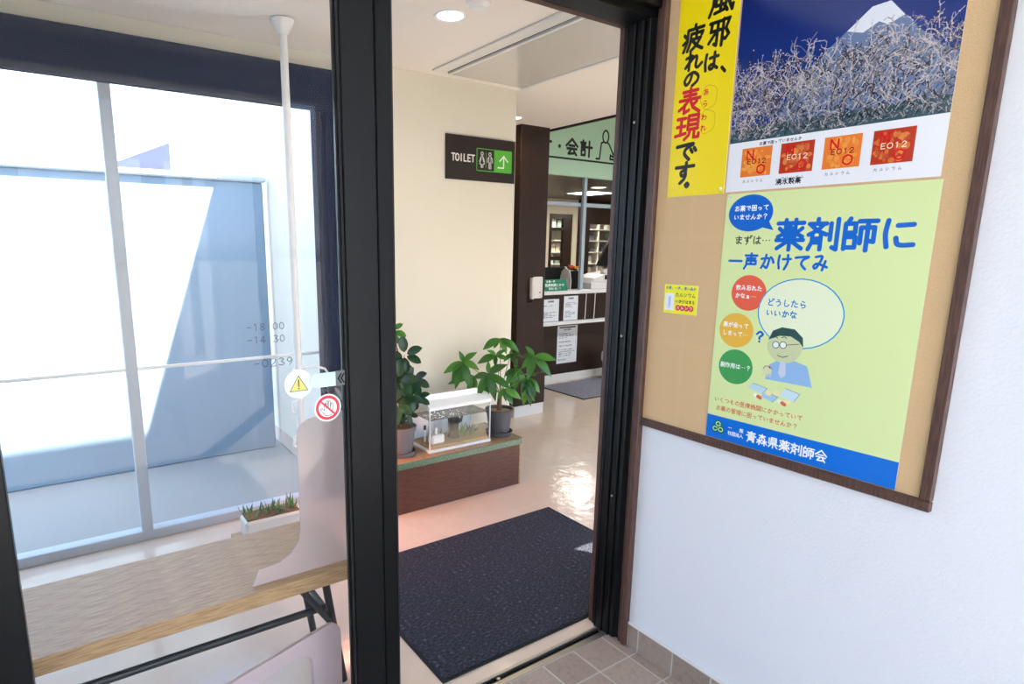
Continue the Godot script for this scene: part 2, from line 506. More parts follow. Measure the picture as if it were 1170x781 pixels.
# ---------------------------------------------------------------- camera, sky, sun, exposure
func camera_and_light() -> void:
	var cam := Camera3D.new()
	cam.name = "camera"
	add_child(cam)
	cam.position = Vector3(0, 1.45, 0)
	cam.basis = Basis.from_euler(Vector3(deg_to_rad(-11.214), deg_to_rad(-33.748), deg_to_rad(0.427)))
	cam.near = 0.05
	cam.far = 200.0
	cam.projection = Camera3D.PROJECTION_FRUSTUM
	var focal := 689.62                    # in pixels of a 1170 x 781 picture; the photograph is a crop off its lens axis
	cam.size = cam.near * 781.0 / focal
	cam.frustum_offset = Vector2(60.02, 27.85) / focal * cam.near
	cam.current = true

	var env := Environment.new()
	env.background_mode = Environment.BG_SKY
	var sky := Sky.new()
	var sm := ProceduralSkyMaterial.new()
	sm.sky_top_color = Color(0.58, 0.71, 0.91)
	sm.sky_horizon_color = Color(0.9, 0.94, 0.98)
	sm.ground_bottom_color = Color(0.5, 0.5, 0.5)
	sm.ground_horizon_color = Color(0.8, 0.82, 0.84)
	sky.sky_material = sm
	env.sky = sky
	env.background_energy_multiplier = 6.0
	env.tonemap_mode = Environment.TONE_MAPPER_LINEAR
	env.tonemap_exposure = 1.0
	env.sdfgi_enabled = true
	env.ssao_enabled = true
	env.ssil_enabled = true
	var we := WorldEnvironment.new()
	we.environment = env
	add_child(we)

	var sun := DirectionalLight3D.new()
	sun.name = "sun"
	sun.light_energy = 12.0
	sun.light_color = Color(1.0, 0.96, 0.9)
	sun.light_angular_distance = 0.6
	sun.shadow_enabled = true
	add_child(sun)
	sun.look_at_from_position(Vector3.ZERO, -Vector3(0.57, 1.732, 0.82), Vector3.UP)

# ---------------------------------------------------------------- shared materials
func make_materials() -> void:
	mats.paper = mat(Color(0.93, 0.93, 0.92), 0.7)
	mats.black = mat(Color(0.05, 0.055, 0.06), 0.3)
	mats.black2 = mat(Color(0.06, 0.065, 0.07), 0.34)
	mats.black.metallic_specular = 0.36
	mats.black2.metallic_specular = 0.36
	mats.rubber = mat(Color(0.03, 0.03, 0.03), 0.7)
	mats.steel = mat(Color(0.72, 0.70, 0.66), 0.28, 0.9)
	mats.white = mat(Color(0.92, 0.92, 0.91), 0.4)
	mats.plastic = mat(Color(0.88, 0.87, 0.85), 0.35)
	mats.trim_wood = grain(Color(0.33, 0.225, 0.19), Color(0.27, 0.18, 0.15), Color(0.38, 0.27, 0.225), Vector3(14, 1.2, 14), 0.45, 3)
	mats.dark_wood = grain(Color(0.175, 0.115, 0.09), Color(0.135, 0.085, 0.068), Color(0.21, 0.14, 0.11), Vector3(16, 0.7, 16), 0.33, 4)
	mats.plinth_wood = grain(Color(0.36, 0.21, 0.15), Color(0.30, 0.17, 0.12), Color(0.40, 0.24, 0.17), Vector3(0.9, 14, 14), 0.4, 5)
	mats.table_wood = grain(Color(0.72, 0.58, 0.40), Color(0.62, 0.48, 0.32), Color(0.76, 0.63, 0.45), Vector3(1.0, 16, 16), 0.4, 6)
	mats.plaster = rough_wall(Color(0.89, 0.90, 0.915), 0.75, 0.03, 0.06, 6.0, 11)
	mats.paper_wall = rough_wall(Color(0.865, 0.84, 0.77), 0.8, 0.09, 0.03, 3.0, 12)
	mats.ceiling = rough_wall(Color(0.93, 0.90, 0.86), 0.9, 0.08, 0.03, 2.5, 13)
	var fl := mat(Color.WHITE, 0.12)
	fl.albedo_texture = noise(0.006, 14, [Color(0.83, 0.76, 0.685), Color(0.86, 0.785, 0.71), Color(0.84, 0.77, 0.695)], 512)
	fl.heightmap_enabled = true
	fl.heightmap_texture = noise(0.018, 15, [])
	fl.heightmap_scale = 0.10
	mats.floor = tri_mat(fl, Vector3.ONE * 1.0)
	mats.tiles = []
	for i in 4:
		var t := mat(Color.WHITE, 0.62)
		var d := 0.02 * (i - 1.5)
		t.albedo_texture = noise(0.025, 20 + i, [Color(0.56 + d, 0.50 + d, 0.45 + d), Color(0.64 + d, 0.575 + d, 0.52 + d), Color(0.60 + d, 0.535 + d, 0.48 + d)], 256)
		mats.tiles.append(tri_mat(t, Vector3.ONE * 4.0))
	mats.grout = mat(Color(0.76, 0.74, 0.70), 0.9)
	var cork := mat(Color.WHITE, 0.85)
	cork.albedo_texture = noise(0.25, 31, [Color(0.62, 0.49, 0.35), Color(0.84, 0.71, 0.53), Color(0.87, 0.74, 0.56), Color(0.85, 0.72, 0.54)], 512, FastNoiseLite.TYPE_SIMPLEX, 3)
	cork.heightmap_enabled = true
	cork.heightmap_texture = noise(0.25, 32, [])
	cork.heightmap_scale = 0.03
	mats.cork = tri_mat(cork, Vector3.ONE * 3.0)
	for e in [["mat_blue", 41, Color(0.085, 0.095, 0.13), Color(0.19, 0.205, 0.26), Color(0.56, 0.58, 0.64), 8.0], ["mat_grey", 42, Color(0.42, 0.42, 0.45), Color(0.56, 0.555, 0.60), Color(0.68, 0.68, 0.71), 6.0]]:
		var m := mat(Color.WHITE, 0.95)
		m.albedo_texture = noise(0.055, e[1], [e[2], e[2], e[3], e[3], e[4]], 512, FastNoiseLite.TYPE_CELLULAR, 2)
		m.heightmap_enabled = true
		m.heightmap_texture = noise(0.055, e[1], [], 512, FastNoiseLite.TYPE_CELLULAR, 2)
		m.heightmap_scale = 0.3
		mats[e[0]] = tri_mat(m, Vector3(e[5] * 0.55, e[5], e[5]) * 0.5)
	mats.marble = mat(Color.WHITE, 0.25)
	mats.marble.albedo_texture = noise(0.03, 51, [Color(0.28, 0.38, 0.30), Color(0.48, 0.56, 0.45), Color(0.34, 0.43, 0.34), Color(0.72, 0.73, 0.60)], 512)
	tri_mat(mats.marble, Vector3.ONE * 5.0)
	mats.plinth_top = grain(Color(0.62, 0.50, 0.36), Color(0.52, 0.42, 0.30), Color(0.66, 0.55, 0.40), Vector3(2, 10, 10), 0.3, 52)
	mats.glass = glass()
	mats.pot = mat(Color(0.31, 0.315, 0.33), 0.55)
	mats.pot2 = mat(Color(0.43, 0.425, 0.425), 0.6)
	mats.soil = mat(Color.WHITE, 0.95)
	mats.soil.albedo_texture = noise(0.12, 53, [Color(0.2, 0.12, 0.06), Color(0.5, 0.37, 0.2), Color(0.72, 0.6, 0.4)], 256, FastNoiseLite.TYPE_CELLULAR, 2)
	mats.soil.heightmap_enabled = true
	mats.soil.heightmap_texture = mats.soil.albedo_texture
	mats.soil.heightmap_scale = 0.4
	tri_mat(mats.soil, Vector3.ONE * 8.0)
	mats.chips = mat(Color.WHITE, 0.95)
	mats.chips.albedo_texture = noise(0.10, 57, [Color(0.36, 0.27, 0.16), Color(0.68, 0.57, 0.40), Color(0.86, 0.78, 0.60)], 256, FastNoiseLite.TYPE_CELLULAR, 2)
	mats.chips.heightmap_enabled = true
	mats.chips.heightmap_texture = mats.chips.albedo_texture
	mats.chips.heightmap_scale = 0.5
	tri_mat(mats.chips, Vector3.ONE * 7.0)
	mats.bark = grain(Color(0.42, 0.33, 0.22), Color(0.33, 0.25, 0.17), Color(0.5, 0.4, 0.28), Vector3(20, 30, 20), 0.8, 54)
	mats.leaves = []
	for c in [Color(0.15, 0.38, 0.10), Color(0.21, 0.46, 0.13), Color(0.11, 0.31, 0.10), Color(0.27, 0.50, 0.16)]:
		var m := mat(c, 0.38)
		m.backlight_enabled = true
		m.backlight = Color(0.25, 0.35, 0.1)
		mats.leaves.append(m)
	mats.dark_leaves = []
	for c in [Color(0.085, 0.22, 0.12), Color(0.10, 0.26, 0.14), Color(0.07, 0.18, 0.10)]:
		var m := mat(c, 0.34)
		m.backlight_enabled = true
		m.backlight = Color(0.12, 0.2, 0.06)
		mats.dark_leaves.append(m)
	mats.navy = mat(Color(0.075, 0.10, 0.22), 0.95)
	mats.navy2 = mat(Color(0.095, 0.125, 0.27), 0.95)
	mats.navy.metallic_specular = 0.15
	mats.navy2.metallic_specular = 0.15
	mats.cream = rough_wall(Color(0.86, 0.82, 0.73), 0.8, 0.09, 0.02, 3.0, 16)
	mats.concrete = mat(Color(0.62, 0.61, 0.59), 0.9)

# ---------------------------------------------------------------- the building
func shell() -> void:
	# waiting room
	var f := MB.new()
	f.span(Vector3(-1.7, -0.12, -3.27), Vector3(9.7, 0, -1.46))
	f.span(Vector3(1.4, -0.12, -8.7), Vector3(9.7, 0, -3.27))
	struct("floor", f, mats.floor, "glossy cream vinyl floor of the waiting room")
	var c := MB.new()
	c.span(Vector3(-1.8, CEIL, -3.27), Vector3(3.55, 3.05, -1.36))
	c.span(Vector3(1.4, CEIL, -8.7), Vector3(3.55, 3.05, -3.27))
	struct("ceiling", c, mats.ceiling, "pale beige ceiling of the waiting room")
	var c2 := MB.new()
	c2.span(Vector3(3.55, 2.95, -8.7), Vector3(9.8, 3.05, -1.36))
	struct("ceiling_001", c2, mats.ceiling, "higher ceiling in front of the reception counter")
	var tr := MB.new()
	tr.span(Vector3(3.54, 2.390, -8.6), Vector3(3.565, 2.415, -1.5), 0.002)
	struct("trim_2", tr, mats.black2, "black trim along the edge of the lower ceiling")
	# wall with the toilet sign: also the wall around the blinds' window
	var w := MB.new()
	w.span(Vector3(1.40, 0, -3.27), Vector3(2.52, CEIL, WALL_B), 0.002)
	w.span(Vector3(-1.8, 2.33, -3.27), Vector3(1.40, CEIL, WALL_B))
	w.span(Vector3(-1.8, 0, -3.27), Vector3(-0.9, 2.33, WALL_B))
	w.span(Vector3(1.40, 0, -8.7), Vector3(1.50, CEIL, -3.27))
	struct("wall_back", w, mats.paper_wall, "cream papered wall that carries the toilet sign")
	struct("baseboard_back", MB.new().span(Vector3(1.42, 0, WALL_B), Vector3(2.528, 0.07, WALL_B + 0.01), 0.002), mats.white, "white baseboard of the cream wall")
	struct("wall_left", MB.new().span(Vector3(-1.8, -0.1, -3.27), Vector3(-1.7, 3.0, -1.36)), mats.paper_wall, "left end wall of the waiting room")
	struct("wall_far", MB.new().span(Vector3(1.4, -0.1, -8.8), Vector3(9.8, 3.05, -8.7)), mats.cream, "far wall of the pharmacy")
	struct("wall_end", MB.new().span(Vector3(9.7, -0.1, -8.8), Vector3(9.8, 3.05, -1.36)), mats.paper_wall, "right end wall of the waiting room")
	var fw := MB.new()      # front wall right of the vestibule, with a low window where the sun comes in
	fw.span(Vector3(1.66, -0.1, -1.50), Vector3(2.28, 3.05, -1.36))
	fw.span(Vector3(2.28, 1.236, -1.50), Vector3(3.9, 3.05, -1.36))
	fw.span(Vector3(2.28, -0.1, -1.50), Vector3(3.9, 0.15, -1.36))
	fw.span(Vector3(3.9, -0.1, -1.50), Vector3(9.8, 3.05, -1.36))
	fw.span(Vector3(-1.8, -0.1, -1.50), Vector3(-0.3, 3.05, -1.36))
	fw.span(Vector3(-0.3, 2.30, -1.50), Vector3(1.66, 3.05, -1.36))
	struct("wall_front", fw, mats.plaster, "front wall around the sliding door")
	var w2 := MB.new()
	w2.span(Vector3(2.28, 0.15, -1.45), Vector3(2.31, 1.236, -1.40))
	w2.span(Vector3(3.87, 0.15, -1.45), Vector3(3.9, 1.236, -1.40))
	w2.span(Vector3(3.075, 0.15, -1.45), Vector3(3.105, 1.236, -1.40))
	var win2 := struct("window_2", w2, mats.black, "low window beside the vestibule")
	part("pane", MB.new().span(Vector3(2.31, 0.15, -1.427), Vector3(3.87, 1.236, -1.423)), mats.glass, win2)
	# vestibule
	var fv := MB.new()
	fv.span(Vector3(-1.3, -0.12, -1.403), Vector3(1.76, -0.0016, 1.2))
	var vest := struct("floor_001", fv, mats.grout, "taupe tiled floor of the vestibule")
	var p := 0.147
	var x := 1.595 - p * 19
	while x < WALL_R - 0.01:
		for r in 15:
			var z1 := -1.416 + p * (r + 1)
			var z0 := maxf(z1 - p, -1.403)
			if z1 > 0.85: continue
			var x1 := minf(x + p, WALL_R - 0.004)
			part("tile", MB.new().span(Vector3(x + 0.0025, -0.008, z0 + 0.0025), Vector3(x1 - 0.0025, rng.randf_range(-0.0006, 0.0006), z1 - 0.0025), 0.0015), mats.tiles[rng.randi() % 4], vest)
		x += p
	var wr := MB.new()
	wr.span(Vector3(WALL_R + 0.002, -0.1, -1.36), Vector3(1.76, 2.6, 1.2))
	var wall_r := struct("wall_right", wr, mats.plaster, "white rough plaster side wall of the vestibule")
	for r in 17:
		var z1 := -1.269 + p * r
		if z1 > 1.15: break
		var z0 := maxf(z1 - p, -1.318)
		part("tile", MB.new().span(Vector3(WALL_R - 0.006, 0, z0 + 0.0025), Vector3(WALL_R + 0.002, 0.088, z1 - 0.0025), 0.0015), mats.tiles[rng.randi() % 4], wall_r)
	part("grout", MB.new().span(Vector3(WALL_R - 0.0045, 0, -1.318), Vector3(WALL_R + 0.002, 0.086, 1.15)), mats.grout, wall_r)
	part("edge_bead", MB.new().span(Vector3(WALL_R - 0.008, 0.089, -1.318), Vector3(WALL_R + 0.002, 0.098, 1.15), 0.002), mats.plastic, wall_r, "white bead on top of the base tiles")
	var wl := MB.new()
	wl.span(Vector3(-1.4, -0.1, -1.36), Vector3(-1.3, 2.6, 1.2))
	struct("wall_vestibule", wl, mats.plaster, "left side wall of the vestibule")
	struct("ceiling_002", MB.new().span(Vector3(-1.4, 2.5, -1.36), Vector3(1.76, 2.6, 1.2)), mats.plaster, "white ceiling of the vestibule")
	var wf := MB.new()
	wf.span(Vector3(-1.4, -0.1, 1.1), Vector3(-1.15, 2.6, 1.2))
	wf.span(Vector3(1.55, -0.1, 1.1), Vector3(1.76, 2.6, 1.2))
	wf.span(Vector3(-1.15, 2.35, 1.1), Vector3(1.55, 2.6, 1.2))
	struct("wall_entrance", wf, mats.plaster, "outer wall of the vestibule around the street entrance")

func outside() -> void:
	var cp := thing("added_canopy", "added canopy out of view that keeps the sun off the vestibule floor", "canopy", Vector3(0.2, 2.62, 2.2), "", "structure")  # added roof, unseen, blocks the sun from the vestibule floor
	part("shade_slab", MB.new().span(Vector3(-2.6, 2.62, 1.0), Vector3(1.8, 2.76, 3.2), 0.01), mats.plaster, cp)
	for x in [-2.4, 1.7]: part("post", MB.new().span(Vector3(x - 0.06, -0.13, 3.0), Vector3(x + 0.06, 2.62, 3.12), 0.01), mats.black2, cp)
	struct("ground", MB.new().span(Vector3(-60, -0.3, -60), Vector3(60, -0.13, 60)), mats.concrete, "concrete ground outside")
	var fence := thing("reflection_wall", "added pale blue-white wall outside the window, standing in for a reflection", "wall", Vector3(0.4, -0.13, -4.7), "", "structure")  # added wall, stands in for a pale reflection in the door glass
	part("wall_panel", MB.new().span(Vector3(-6, -0.13, -4.75), Vector3(1.35, 1.90, -4.65), 0.01), mat(Color(0.50, 0.60, 0.68), 0.8), fence)
	part("coping", MB.new().span(Vector3(-6, 1.90, -4.78), Vector3(1.37, 1.94, -4.62), 0.01), mat(Color(0.75, 0.80, 0.84), 0.8), fence)
	# utility pole beyond the added wall, built in place of its reflection
	var up := thing("utility_pole", "grey utility pole with cross arms, built outside the window in place of its reflection", "utility pole", Vector3(3.16, -0.13, -9))
	var grey := mat(Color(0.26, 0.29, 0.34), 0.8)
	part("post", MB.new().lathe([Vector2(0, -0.13), Vector2(0.14, -0.13), Vector2(0.10, 7.0), Vector2(0, 7.0)], 14, Vector3(3.16, 0, -9)), grey, up)
	for y in [2.35, 2.75, 3.15, 3.5]:
		var arm := part("cross_arm", MB.new().box(Vector3(3.16, y, -8.88), Vector3(0.55 if y < 3.3 else 1.6, 0.05, 0.06), 0.005), grey, up)
		for s in [-1, 1]:
			part("step_bolt", MB.new().tube([Vector3(3.16 + s * 0.2, y + 0.02, -8.88), Vector3(3.16 + s * 0.2, y + 0.14, -8.88)], 0.02), grey, arm)
	var hs := thing("house", "distant house with a dark pitched roof, built outside the window in place of its reflection", "house", Vector3(2.6, -0.13, -15))  # house placed behind the window to stand in for a mirrored one
	part("wall", MB.new().span(Vector3(0.5, -0.13, -17), Vector3(4.3, 2.5, -13.5)), mat(Color(0.45, 0.50, 0.60), 0.8), hs)
	part("roof", MB.new().extrude(PackedVector2Array([Vector2(0.2, 2.5), Vector2(4.6, 2.5), Vector2(2.4, 3.5)]), 3.9, Transform3D(Basis(), Vector3(0, 0, -15.25))), mat(Color(0.20, 0.24, 0.33), 0.7), hs)
	part("window", MB.new().span(Vector3(3.3, 1.2, -13.5), Vector3(3.9, 2.0, -13.46)), mat(Color(0.1, 0.12, 0.16), 0.2), hs)

# ---------------------------------------------------------------- door frame and track
func jamb_and_track() -> void:
	var t := thing("door_frame", "black aluminium door jamb and header edged with brown wood", "door frame", Vector3(WALL_R, 0, -1.41), "", "structure")
	var y1 := 2.15
	part("wood_casing", MB.new().span(Vector3(1.622, 0, -1.337), Vector3(1.66, 2.30, -1.318), 0.003), mats.trim_wood, t, "brown wood casing strip")
	part("wood_casing", MB.new().span(Vector3(1.629, 0, -1.354), Vector3(1.66, 2.30, -1.3375), 0.002), mats.trim_wood, t)
	part("recess", MB.new().span(Vector3(1.641, 0, -1.374), Vector3(1.66, y1, -1.354)), mats.rubber, t)
	for e in [[-1.485, -1.470, 1.628, 0], [-1.468, -1.462, 1.619, 1], [-1.459, -1.437, 1.620, 0], [-1.434, -1.428, 1.614, 1], [-1.425, -1.405, 1.621, 0], [-1.402, -1.397, 1.617, 1], [-1.394, -1.376, 1.625, 0]]:
		part("jamb_profile", MB.new().span(Vector3(e[2], 0, e[0]), Vector3(1.66, y1, e[1]), 0.002), mats.black if e[3] else mats.black2, t)
	part("jamb_core", MB.new().span(Vector3(1.634, 0, -1.488), Vector3(1.66, y1, -1.374)), mats.rubber, t)
	part("wood_casing", MB.new().span(Vector3(1.630, 0, -1.507), Vector3(1.68, y1 + 0.06, -1.486), 0.003), mats.trim_wood, t)
	for y in [0.56, 1.15, 1.85]:
		part("screw", MB.new().lathe([Vector2(0.0045, 0), Vector2(0.0035, 0.002), Vector2(0, 0.0022)], 10, Vector3(1.621, y, -1.415), Basis(Vector3(0, 1, 0), Vector3(-1, 0, 0), Vector3(0, 0, 1))), mats.steel, t)
	var h := part("header", MB.new().span(Vector3(-0.3, y1, -1.472), Vector3(1.66, 2.30, -1.372), 0.003), mats.black, t)
	part("header_cover", MB.new().span(Vector3(-0.3, y1 + 0.02, -1.372), Vector3(1.64, 2.30, -1.340), 0.003), mats.black2, h)
	part("wood_casing", MB.new().span(Vector3(-0.3, y1 + 0.003, -1.505), Vector3(1.632, 2.21, -1.473), 0.003), mats.trim_wood, t)
	part("left_post", MB.new().span(Vector3(-0.3, 0, -1.472), Vector3(-0.22, y1, -1.372), 0.003), mats.black, t)
	var k := thing("door_track", "steel floor track with a dark slot under the sliding door", "door track", Vector3(0.7, 0, -1.43), "", "structure")
	part("bed", MB.new().span(Vector3(-0.3, -0.12, -1.46), Vector3(1.625, -0.014, -1.403)), mats.rubber, k)
	part("rail", MB.new().span(Vector3(-0.3, -0.014, -1.427), Vector3(1.622, 0.001, -1.4035), 0.002), mats.steel, k)
	part("rail", MB.new().span(Vector3(-0.3, -0.014, -1.46), Vector3(1.622, 0.001, -1.450), 0.002), mats.steel, k)
	part("guide_pin", MB.new().lathe([Vector2(0.007, -0.014), Vector2(0.007, 0.0), Vector2(0, 0.0)], 12, Vector3(1.13, 0, -1.436)), mats.steel, k)

func sliding_door() -> void:
	var d := thing("door_1", "black framed glass sliding door slid open to the left", "door", Vector3(0.27, 0.0, -1.43), "", "structure")
	var st := part("stile", MB.new().span(Vector3(0.605, 0.004, -1.448), Vector3(0.692, 2.148, -1.412), 0.002), mats.black2, d)
	part("gasket", MB.new().span(Vector3(0.597, 0.09, -1.442), Vector3(0.605, 2.06, -1.418), 0.001), mats.rubber, st)
	part("bead", MB.new().span(Vector3(0.592, 0.09, -1.436), Vector3(0.597, 2.06, -1.424), 0.001), mats.black, st)
	part("closing_edge", MB.new().span(Vector3(0.6955, 0.004, -1.452), Vector3(0.742, 2.148, -1.416), 0.003), mats.black, d)
	part("stile_core", MB.new().span(Vector3(0.68, 0.004, -1.446), Vector3(0.71, 2.148, -1.422)), mats.rubber, d)
	part("finger_seal", MB.new().span(Vector3(0.742, 0.01, -1.445), Vector3(0.747, 2.14, -1.424), 0.001), mats.rubber, d)
	part("stile", MB.new().span(Vector3(-0.22, 0.004, -1.448), Vector3(-0.12, 2.148, -1.412), 0.002), mats.black2, d)
	part("rail", MB.new().span(Vector3(-0.12, 0.004, -1.448), Vector3(0.605, 0.09, -1.412), 0.002), mats.black2, d)
	part("rail", MB.new().span(Vector3(-0.12, 2.06, -1.448), Vector3(0.605, 2.148, -1.412), 0.002), mats.black2, d)
	part("pane", MB.new().span(Vector3(-0.12, 0.09, -1.4325), Vector3(0.597, 2.06, -1.4275)), mats.glass, d)
	# stickers on the glass
	var p := Print.new(74, 74, 4, Color(0.86, 0.95, 0.94))
	p.poly(PackedVector2Array([Vector2(37, 14), Vector2(62, 56), Vector2(12, 56)]), Color(0.35, 0.36, 0.34))
	p.poly(PackedVector2Array([Vector2(37, 18), Vector2(58.5, 54), Vector2(15.5, 54)]), Color(0.88, 0.82, 0.42))
	p.line(PackedVector2Array([Vector2(37, 27), Vector2(37, 43)]), 4, Color(0.4, 0.38, 0.3))
	p.disc(37, 49, 2.4, 2.4, Color(0.4, 0.38, 0.3))
	p.text("まずは", 24, 60, 5, 0.7, Color(0.7, 0.75, 0.75), 1.6)
	disc_sticker("warning_sticker", "round white sticker with a yellow warning triangle", p, Vector3(0.477, 1.115, -1.4273), 0.036, d)
	p = Print.new(74, 74, 4, Color(0.93, 0.93, 0.93))
	p.ring(37, 37, 29, 29, 7.5, Color(0.85, 0.16, 0.2))
	var ink := Color(0.25, 0.27, 0.3)
	var hand := PackedVector2Array([Vector2(30, 58), Vector2(24, 50), Vector2(17, 40), Vector2(21, 37), Vector2(28, 44), Vector2(27, 25), Vector2(31, 24), Vector2(33, 38), Vector2(33, 19), Vector2(37, 18), Vector2(38, 37), Vector2(40, 19), Vector2(44, 20), Vector2(44, 38), Vector2(47, 25), Vector2(51, 26), Vector2(50, 46), Vector2(46, 58), Vector2(30, 58)])
	p.line(hand, 1.6, ink)
	p.line(PackedVector2Array([Vector2(17, 17), Vector2(57, 57)]), 5, Color(0.85, 0.16, 0.2))
	p.text("いまか", 24, 3, 8, 1.0, Color(0.85, 0.16, 0.2), 1.0)
	disc_sticker("no_hands_sticker", "round white sticker with a red barred hand", p, Vector3(0.55, 1.044, -1.4273), 0.036, d)
	# touch plate with chevrons
	var cap := PackedVector2Array()
	for i in 13: cap.append(Vector2(0.523 - 0.018 * sin(PI * i / 12), 1.118 + 0.018 * cos(PI * i / 12)))
	cap.append(Vector2(0.572, 1.100)); cap.append(Vector2(0.572, 1.136))
	part("touch_label", MB.new().extrude(cap, 0.004, Transform3D(Basis(), Vector3(0, 0, -1.4255))), mat(Color(0.80, 0.90, 0.91), 0.4), d, "pale capsule shaped touch label")
	var tp := part("touch_plate", MB.new().span(Vector3(0.572, 1.099, -1.4275), Vector3(0.603, 1.138, -1.423), 0.001), mat(Color(0.40, 0.42, 0.42), 0.5), d, "grey touch plate with black chevrons")
	for x in [0.576, 0.584]:
		part("chevron", MB.new().extrude(PackedVector2Array([Vector2(x, 1.118), Vector2(x + 0.009, 1.131), Vector2(x + 0.013, 1.131), Vector2(x + 0.005, 1.118), Vector2(x + 0.013, 1.105), Vector2(x + 0.009, 1.105)]), 0.002, Transform3D(Basis(), Vector3(0, 0, -1.4225))), mats.rubber, tp)
	# grey lettering on the glass, drawn in place of reflected outer door lettering
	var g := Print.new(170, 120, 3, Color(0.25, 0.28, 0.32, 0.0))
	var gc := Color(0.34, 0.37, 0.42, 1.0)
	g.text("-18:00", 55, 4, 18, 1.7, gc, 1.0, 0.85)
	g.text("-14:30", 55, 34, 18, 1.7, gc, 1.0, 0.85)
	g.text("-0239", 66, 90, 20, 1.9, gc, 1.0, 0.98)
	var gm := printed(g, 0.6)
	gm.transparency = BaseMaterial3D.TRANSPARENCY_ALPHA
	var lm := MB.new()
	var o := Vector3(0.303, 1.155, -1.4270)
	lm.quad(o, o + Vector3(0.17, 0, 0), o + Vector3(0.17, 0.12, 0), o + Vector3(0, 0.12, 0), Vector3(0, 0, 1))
	part("reflected_numerals", lm, gm, d, "small grey numerals on the glass, drawn in place of a reflection")

func disc_sticker(called: String, label: String, p: Print, c: Vector3, r: float, parent: Node3D) -> void:
	var mb := MB.new()
	var nn := Vector3(0, 0, 1)
	for i in 36:
		var a := Vector2.from_angle(TAU * i / 36)
		var b := Vector2.from_angle(TAU * (i + 1) / 36)
		mb.tri(c, c + Vector3(a.x, a.y, 0) * r, c + Vector3(b.x, b.y, 0) * r, nn, nn, nn, Vector2(0.5, 0.5), Vector2(0.5 + a.x / 2, 0.5 - a.y / 2), Vector2(0.5 + b.x / 2, 0.5 - b.y / 2))
	part(called, mb, printed(p, 0.4), parent, label)

